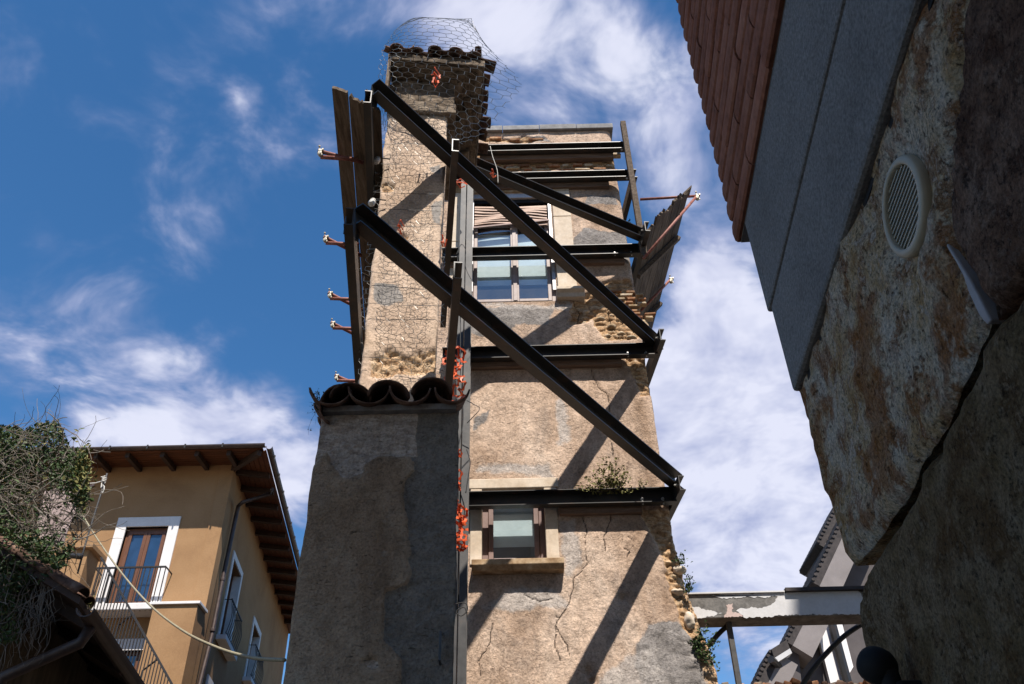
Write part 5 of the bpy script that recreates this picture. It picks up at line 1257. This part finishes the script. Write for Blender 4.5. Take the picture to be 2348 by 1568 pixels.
# three great stones, joints open between them
def stone_block(name, outline_px, mat, bulge, seed, amp=.014, rim=.05, flats=()):
    pts = [wp(x, y) for x, y in outline_px]; n = len(pts); P2 = []
    R_ = random.Random(seed)
    for i in range(n):          # resample the outline with a little roughness
        a, b = Vector(pts[i]), Vector(pts[(i+1) % n]); L = (b-a).length; m = max(1, int(L/.016)); nn = Vector((-(b-a).y, (b-a).x)).normalized()
        for q in range(m): P2.append(a.lerp(b, q/m)+nn*(R_.uniform(-.0022, .0022)))
    nb_ = len(P2); poly = [(p.x, p.y) for p in P2]; xs = [p[0] for p in poly]; ys = [p[1] for p in poly]
    inner = []; st_ = .016
    for i in range(int((max(xs)-min(xs))/st_)+1):
        for j in range(int((max(ys)-min(ys))/st_)+1): inner.append((min(xs)+i*st_+(j % 2)*st_/2, min(ys)+j*st_))
    I = np.array(inner); ok = inpoly(I[:, 0], I[:, 1], poly) & (pdist(I[:, 0], I[:, 1], poly+[poly[0]]) > .007); I = I[ok]
    allp = [Vector(p) for p in poly]+[Vector(p) for p in I.tolist()]
    ov, oe, of, a_, b_, c_ = delaunay_2d_cdt(allp, [], [list(range(nb_))], 1, 1e-5)
    A = np.array([(p.x, p.y) for p in ov]); d = pdist(A[:, 0], A[:, 1], poly+[poly[0]])
    h = bulge*np.sqrt(np.clip(1-(1-np.clip(d/rim, 0, 1))**2, 0, 1)) - bulge + fbm(A[:, 0]*9, A[:, 1]*9, seed, 5, .6)*amp*2.2*np.clip(d/.03, 0, 1)+fbm(A[:, 0]*40, A[:, 1]*40, seed+9, 3, .6)*amp*.7
    for (fs_, fz_, fr_) in flats: k_ = np.clip((fr_*1.35-np.hypot(A[:, 0]-fs_, A[:, 1]-fz_))/(fr_*.3), 0, 1); h = h*(1-k_)+k_*(-.012)
    V = [W3(p[0], p[1], float(hh)) for p, hh in zip(A, h)]; F = [tuple(f) for f in of]
    m_ = MB(); m_.v = [tuple(v) for v in V]; m_.f = F
    # flip faces outward if needed, and give the stone its depth
    f0 = F[0]; nrm = (Vector(V[f0[1]])-Vector(V[f0[0]])).cross(Vector(V[f0[2]])-Vector(V[f0[0]]))
    if nrm.dot(WN) < 0: m_.f = [tuple(reversed(f)) for f in F]
    base = len(m_.v); m_.v += [tuple(W3(p[0]-.01, p[1], -.26)) for p in poly]
    m_.f += [(i, (i+1) % nb_, base+(i+1) % nb_, base+i) for i in range(nb_)]
    o = m_.build(name, mat, cb_, smooth=True); return o
JT = [(1950, 1302), (2012, 1225), (2078, 1122), (2102, 1060), (2140, 1000), (2172, 935), (2198, 870), (2228, 800), (2252, 748)]
off = lambda pts, dx, dy: [(x+dx, y+dy) for x, y in pts]
oC = zCk
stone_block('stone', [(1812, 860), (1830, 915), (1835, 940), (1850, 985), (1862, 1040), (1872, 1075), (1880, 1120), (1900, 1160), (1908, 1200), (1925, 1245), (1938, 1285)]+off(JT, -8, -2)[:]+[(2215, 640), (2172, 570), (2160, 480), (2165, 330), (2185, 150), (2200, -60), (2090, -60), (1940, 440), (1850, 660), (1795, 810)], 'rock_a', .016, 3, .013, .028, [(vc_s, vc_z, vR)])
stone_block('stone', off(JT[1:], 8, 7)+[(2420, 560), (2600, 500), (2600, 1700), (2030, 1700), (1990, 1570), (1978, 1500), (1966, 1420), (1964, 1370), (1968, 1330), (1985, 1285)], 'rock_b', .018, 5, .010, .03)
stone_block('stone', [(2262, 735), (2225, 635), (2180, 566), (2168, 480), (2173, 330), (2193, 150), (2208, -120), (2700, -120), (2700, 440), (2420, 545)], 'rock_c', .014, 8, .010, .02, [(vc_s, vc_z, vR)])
slab('wall_core', S_BACK, 1.22, 0, zCk-.013, -.32, -.036, 'mortar', cb_)
sc1 = wp(1985, 1285)[0]
# sealant run out of the joint below the vent
sp = [wp(x, y) for x, y in [(2138, 516), (2165, 562), (2192, 605), (2214, 640), (2240, 690), (2262, 735), (2254, 746), (2236, 724), (2212, 672), (2200, 635), (2183, 602), (2155, 556)]]
MB().extrude([W3(a, b, -.030) for a, b in sp], WN*.026).build('sealant_run', 'sealant', cb_, bevel=.006)
EX = YP(1872, 1390, 10.55).x+.26*9.4      # where the taller block must end for its shadow to cut the white beam
# upper walls of the building, well above the frame, and its taller rear part
zt_ = zAk+CH*ncourse
slab('upper_wall', S_BACK, sA-.012, zt_+.002, 13.2, -(EX-.54), .012, 'alley', cb_)
slab('rear_wall', S_BACK, sA-.35, 0, zt_, -(EX-.54), -.36, 'alley', cb_)
slab('tower_block', -1.4, 1.2, 0, 22.0, -12.0, -(EX-.53), 'alley', cb_)
# round vent
vent = thing('round_vent', 'round cream plastic vent grille with slanting slats on the stone wall', 'vent', W3(*wp(2072, 474)))
vc = W3(vc_s, vc_z, -.013)
prof = [(vR*.82, .004), (vR*.82, .012), (vR*.85, .0145), (vR*.94, .014), (vR*.99, .011), (vR, .006), (vR, -.02), (vR*.82, -.02)]
kk = 48; u_ = WD; v_ = Vector((0, 0, 1)); m_ = MB()
for r_, h_ in prof:
    for j in range(kk): m_.v.append(tuple(vc+WN*h_+(u_*math.cos(2*math.pi*j/kk)+v_*math.sin(2*math.pi*j/kk))*r_))
for i in range(len(prof)):
    i2 = (i+1) % len(prof)
    for j in range(kk): m_.f.append((i*kk+j, i2*kk+j, i2*kk+(j+1) % kk, i*kk+(j+1) % kk))
m_.build('rim', 'vent', vent, smooth=True)
MB().lathe(vc, WN, [(vR*.81, -.02), (vR*.81, -.008)], 32).build('backing', 'dark', vent)
for i in range(14):
    t_ = (i-6.5)/7.0*vR*.80; hw = math.sqrt(max((vR*.80)**2-t_**2, 1e-6))
    if hw < .006: continue
    MB().box(vc+v_*t_+WN*.006, u_*hw, WN*.003, v_*.0012).build('slat', 'vent', vent)
for t_ in (-.28, .28): MB().box(vc+u_*(vR*t_)+WN*.0, u_*.002, WN*.002, v_*(vR*.74)).build('mullion', 'vent', vent)
# black lamp low on the wall
ls, lz = wp(2035, 1545, .10); lpnt = PL(2014, 1528, W0+WN*.045, WN)
lamp = thing('wall_lamp', 'black round headed lamp fixed low on the rough stone wall', 'lamp', lpnt)
hd = lpnt; ax = Vector((-.5, .75, .35)).normalized()
ax = Vector((-.35, .75, .55)).normalized()
MB().lathe(hd, ax, [(.002, -.026), (.012, -.024), (.020, -.017), (.025, -.007), (.026, .004), (.025, .013), (.023, .018), (.020, .019), (.019, .015)], 24).build('head', 'lampblack', lamp, smooth=True)
MB().tube([hd-ax*.015, hd+Vector((.012, -.005, -.035)), hd+Vector((.03, 0, -.08)), hd+Vector((.12, .02, -.10))], .014, 10).build('arm', 'lampblack', lamp, smooth=True)
MB().box(hd+Vector((.03, -.005, -.06)), (.022, 0, 0), (0, .022, 0), (0, 0, .035)).build('gear_box', 'lampblack', lamp, bevel=.008)

# ================================================================== house closing the lane, whose shadow covers the pier
ah = thing('alley_house', 'tall plain rendered house closing the lane opposite the tower', 'house', (1, -4, 0))
box('wall', (-4.2, -7, 0), (6, -1.6, 17.9), 'alley', ah)
box('eave', (-4.3, -7.1, 17.902), (6.1, -1.5, 18.0), 'rafter', ah)

# ================================================================== white concrete beam and what lies beyond it
q7 = lambda x, y: ((1550+x/3.015)*.9392, (1150+y/3.015)*.9392)
BYW = 10.55
wb = thing('concrete_beam', 'flaking white concrete beam spanning from the tower to a pillar', 'beam', (4, BYW+.2, 0))
zt_ = YP(*q7(700, 905), BYW).z; zb_ = YP(*q7(700, 1078), BYW).z; xl_ = 1.9; xr_ = YP(*q7(1690, 1050), BYW).x+1.6
m_ = MB(); m_.aabb((xl_, BYW, zb_), (xr_, BYW+.34, zt_)); beam_o = m_.build('beam_core', 'cement', wb, bevel=.01)
# paint skin with torn edges: sheets of paint on the cement core
def sheet(px, mat, out, name='paint_skin', th=.006):
    P_ = [YP(*q7(x, y), BYW-out) for x, y in px]; n = len(P_); Q = []
    R_ = random.Random(len(px)*7+int(px[0][0]))
    for i in range(n):
        a, b = P_[i], P_[(i+1) % n]; L = (b-a).length; m = max(1, int(L/.018)); nn = Vector((-(b-a).z, 0, (b-a).x)).normalized(); wk = 0
        for q in range(m):
            wk = wk*.6+R_.uniform(-.012, .012); Q.append(a.lerp(b, q/m)+nn*(wk if 0 < q else 0))
    return MB().extrude(Q, (0, th, 0)).build(name, mat, wb)
sheet([(405, 1002), (470, 998), (490, 1015), (560, 1022), (640, 1045), (665, 1052), (600, 1060), (500, 1080), (405, 1088)], 'white', .004)
sheet([(745, 1030), (775, 1008), (860, 998), (905, 1012), (985, 990), (1010, 975), (1035, 940), (1050, 925), (1140, 880), (1640, 862), (1720, 1045), (1300, 1056), (800, 1076), (795, 1060), (770, 1045)], 'white', .004)
sheet([(560, 908), (700, 900), (1100, 888), (1120, 905), (1050, 922), (940, 930), (900, 922), (690, 935), (620, 930)], 'white', .005)
sheet([(670, 985), (720, 972), (725, 1010), (715, 1035), (780, 1050), (795, 1070), (660, 1078), (680, 1030)], 'cloth', .0035)
m_ = MB(); m_.aabb((YP(*q7(1105, 900), BYW).x, BYW-.06, zt_+.002), (xr_, BYW+.40, zt_+.045)); m_.build('cover_slab', 'slate', wb)
MB().aabb((xl_, BYW-.03, zt_+.002), (YP(*q7(1100, 900), BYW).x, BYW+.37, zt_+.02)).build('cover_slab', 'white', wb)
box('pillar', (xr_-.4, BYW-.03, 0), (xr_+.02, BYW+.37, zb_), 'white', wb)
prop = thing('metal_prop', 'slim grey metal prop holding up the white concrete beam', 'prop', (YP(*q7(780, 1560), BYW+.1).x, BYW+.1, 0))
pt, pb = YP(*q7(685, 1095), BYW+.17), YP(*q7(765, 1568), BYW+.17); dd = (pb-pt); dd = dd*(pt.z/-dd.z)
MB().box(pt+dd/2, dd/2, (.032, 0, 0), (0, .032, 0)).build('tube', 'steel_grey', prop, bevel=.004)
MB().box(pt-Vector((0, 0, .008)), (.07, 0, 0), (0, .07, 0), (0, 0, .007)).build('head_plate', 'steel_grey', prop)
cable('black_hose', 'black hose curving from the prop down behind the tower weeds', [YP(*q7(x, y), BYW+.25) for x, y in [(690, 1135), (640, 1175), (580, 1240), (525, 1310), (470, 1400)]], .03, 'cable', 'hose', 8)
cable('black_hose', 'long black hose arching in front of the mauve house', [YP(*q7(x, y), BYW+.6) for x, y in [(1720, 1100), (1640, 1145), (1540, 1215), (1440, 1310), (1340, 1420), (1260, 1530), (1200, 1640)]], .032, 'cable', 'hose', 8)
# ---- mauve house with stepped eaves
NY = 24.0
nh = thing('mauve_house', 'pale mauve house with stepped overhanging eaves behind the white beam', 'house', (9, NY+3, 0))
def np_(x, y, yy=NY): return YP(*q7(x, y), yy)
def eave(tip, far, thick, soffit_w, y0, parent=nh, dep=3.0, k=16):
    """sloping roof edge: dark tile edge above a pale boxed soffit"""
    a, b = np_(*tip, y0), np_(*far, y0); d = b-a; n_ = Vector((d.z, 0, -d.x)).normalized(); n_ = n_ if n_.x > 0 else -n_
    r_ = holder(parent, 'roof_edge')
    MB().extrude([a, b, b+n_*thick, a+n_*thick], (0, dep, 0)).build('tile_edge', 'slate', r_)
    MB().extrude([a+n_*(thick+.004), b+n_*(thick+.004), b+n_*(thick+soffit_w), a+n_*(thick+soffit_w)], (0, dep, 0)).build('soffit_box', 'soffit_pale', r_)
    for i in range(k):
        p = a.lerp(b, (i+.5)/k)+n_*.0; MB().lathe(p-Vector((0, .03, 0)), (0, 1, 0), [(.045, 0), (.045, dep)], 8).build('tile', 'slate', r_)
    return a, b, n_
eave((1342, 532), (1560, 110), .20, .45, NY+.6, dep=2.2); eave((1303, 815), (1560, 270), .22, .55, NY-.7, dep=2.4)
eave((1108, 1250), (1235, 1000), .20, .55, NY-1.2, dep=1.4, k=8); eave((880, 1575), (1003, 1312), .26, .45, NY-1.8, dep=1.2, k=8)
# walls under the eaves, their shade put into the render colour
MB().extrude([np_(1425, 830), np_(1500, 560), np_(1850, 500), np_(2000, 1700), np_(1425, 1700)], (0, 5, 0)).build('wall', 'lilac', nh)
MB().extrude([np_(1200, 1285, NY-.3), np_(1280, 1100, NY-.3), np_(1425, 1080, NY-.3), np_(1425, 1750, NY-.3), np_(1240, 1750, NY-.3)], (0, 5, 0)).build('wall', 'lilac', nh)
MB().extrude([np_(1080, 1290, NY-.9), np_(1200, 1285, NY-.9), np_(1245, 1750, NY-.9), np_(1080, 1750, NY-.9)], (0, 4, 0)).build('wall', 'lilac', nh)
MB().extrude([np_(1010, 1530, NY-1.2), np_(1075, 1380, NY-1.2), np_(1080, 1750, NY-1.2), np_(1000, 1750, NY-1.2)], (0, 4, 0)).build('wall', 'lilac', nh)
a, b = np_(1005, 1310, NY-1.9), np_(1118, 1240, NY-1.9)
MB().extrude([a, b, b+Vector((.03, 0, -.22)), a+Vector((.03, 0, -.22))], (0, .3, 0)).build('roof_edge_cap', 'slate', nh)
MB().extrude([a+Vector((.03, -.01, -.225)), b+Vector((.03, -.01, -.225)), b+Vector((.06, -.01, -.34)), a+Vector((.06, -.01, -.34))], (0, .3, 0)).build('fascia', 'white', nh)
MB().extrude([np_(1330, 1125, NY-.5), np_(1520, 1100, NY-.5), np_(1608, 1440, NY-.5), np_(1555, 1530, NY-.5), np_(1440, 1560, NY-.5)], (0, .19, 0)).build('wall_strip', 'lilac_white', nh)  # patch of sun on the mauve wall, built as a pale panel
MB().tube([np_(1440, 1080, NY-.62), np_(1560, 1530, NY-.62), np_(1600, 1680, NY-.62)], .12, 8).build('downpipe', 'steel', nh)
MB().tube([np_(1000, 1385, NY-2), np_(1065, 1440, NY-1.7), np_(1092, 1600, NY-1.5)], .10, 8).build('downpipe', 'steel', nh)
# ---- ruined wall top with broken tiles along the lower edge
LY = 11.6
rw = thing('ruined_wall', 'low ruined wall topped with broken clay tiles and rubble', 'wall', (YP(*q7(1100, 1560), LY).x, LY+.2, 0))
xa_, xb_ = YP(*q7(560, 1560), LY).x, YP(*q7(1720, 1550), LY).x; zt_ = YP(*q7(1100, 1562), LY).z-.05
box('wall_body', (xa_, LY, 0), (xb_, LY+.4, zt_), 'rubble', rw)
R_ = random.Random(3)
x = xa_
while x < xb_:
    s_ = R_.uniform(.025, .07); chip('rubble_piece', (x, LY+R_.uniform(0, .2), zt_+s_*.4+R_.uniform(0, .03)), s_, .08, s_*.6, R_.choice(('brick_old', 'tile', 'tile', 'brick_old', 'cap')), rw, .4, R_.uniform(-.5, .5)); x += s_*1.5
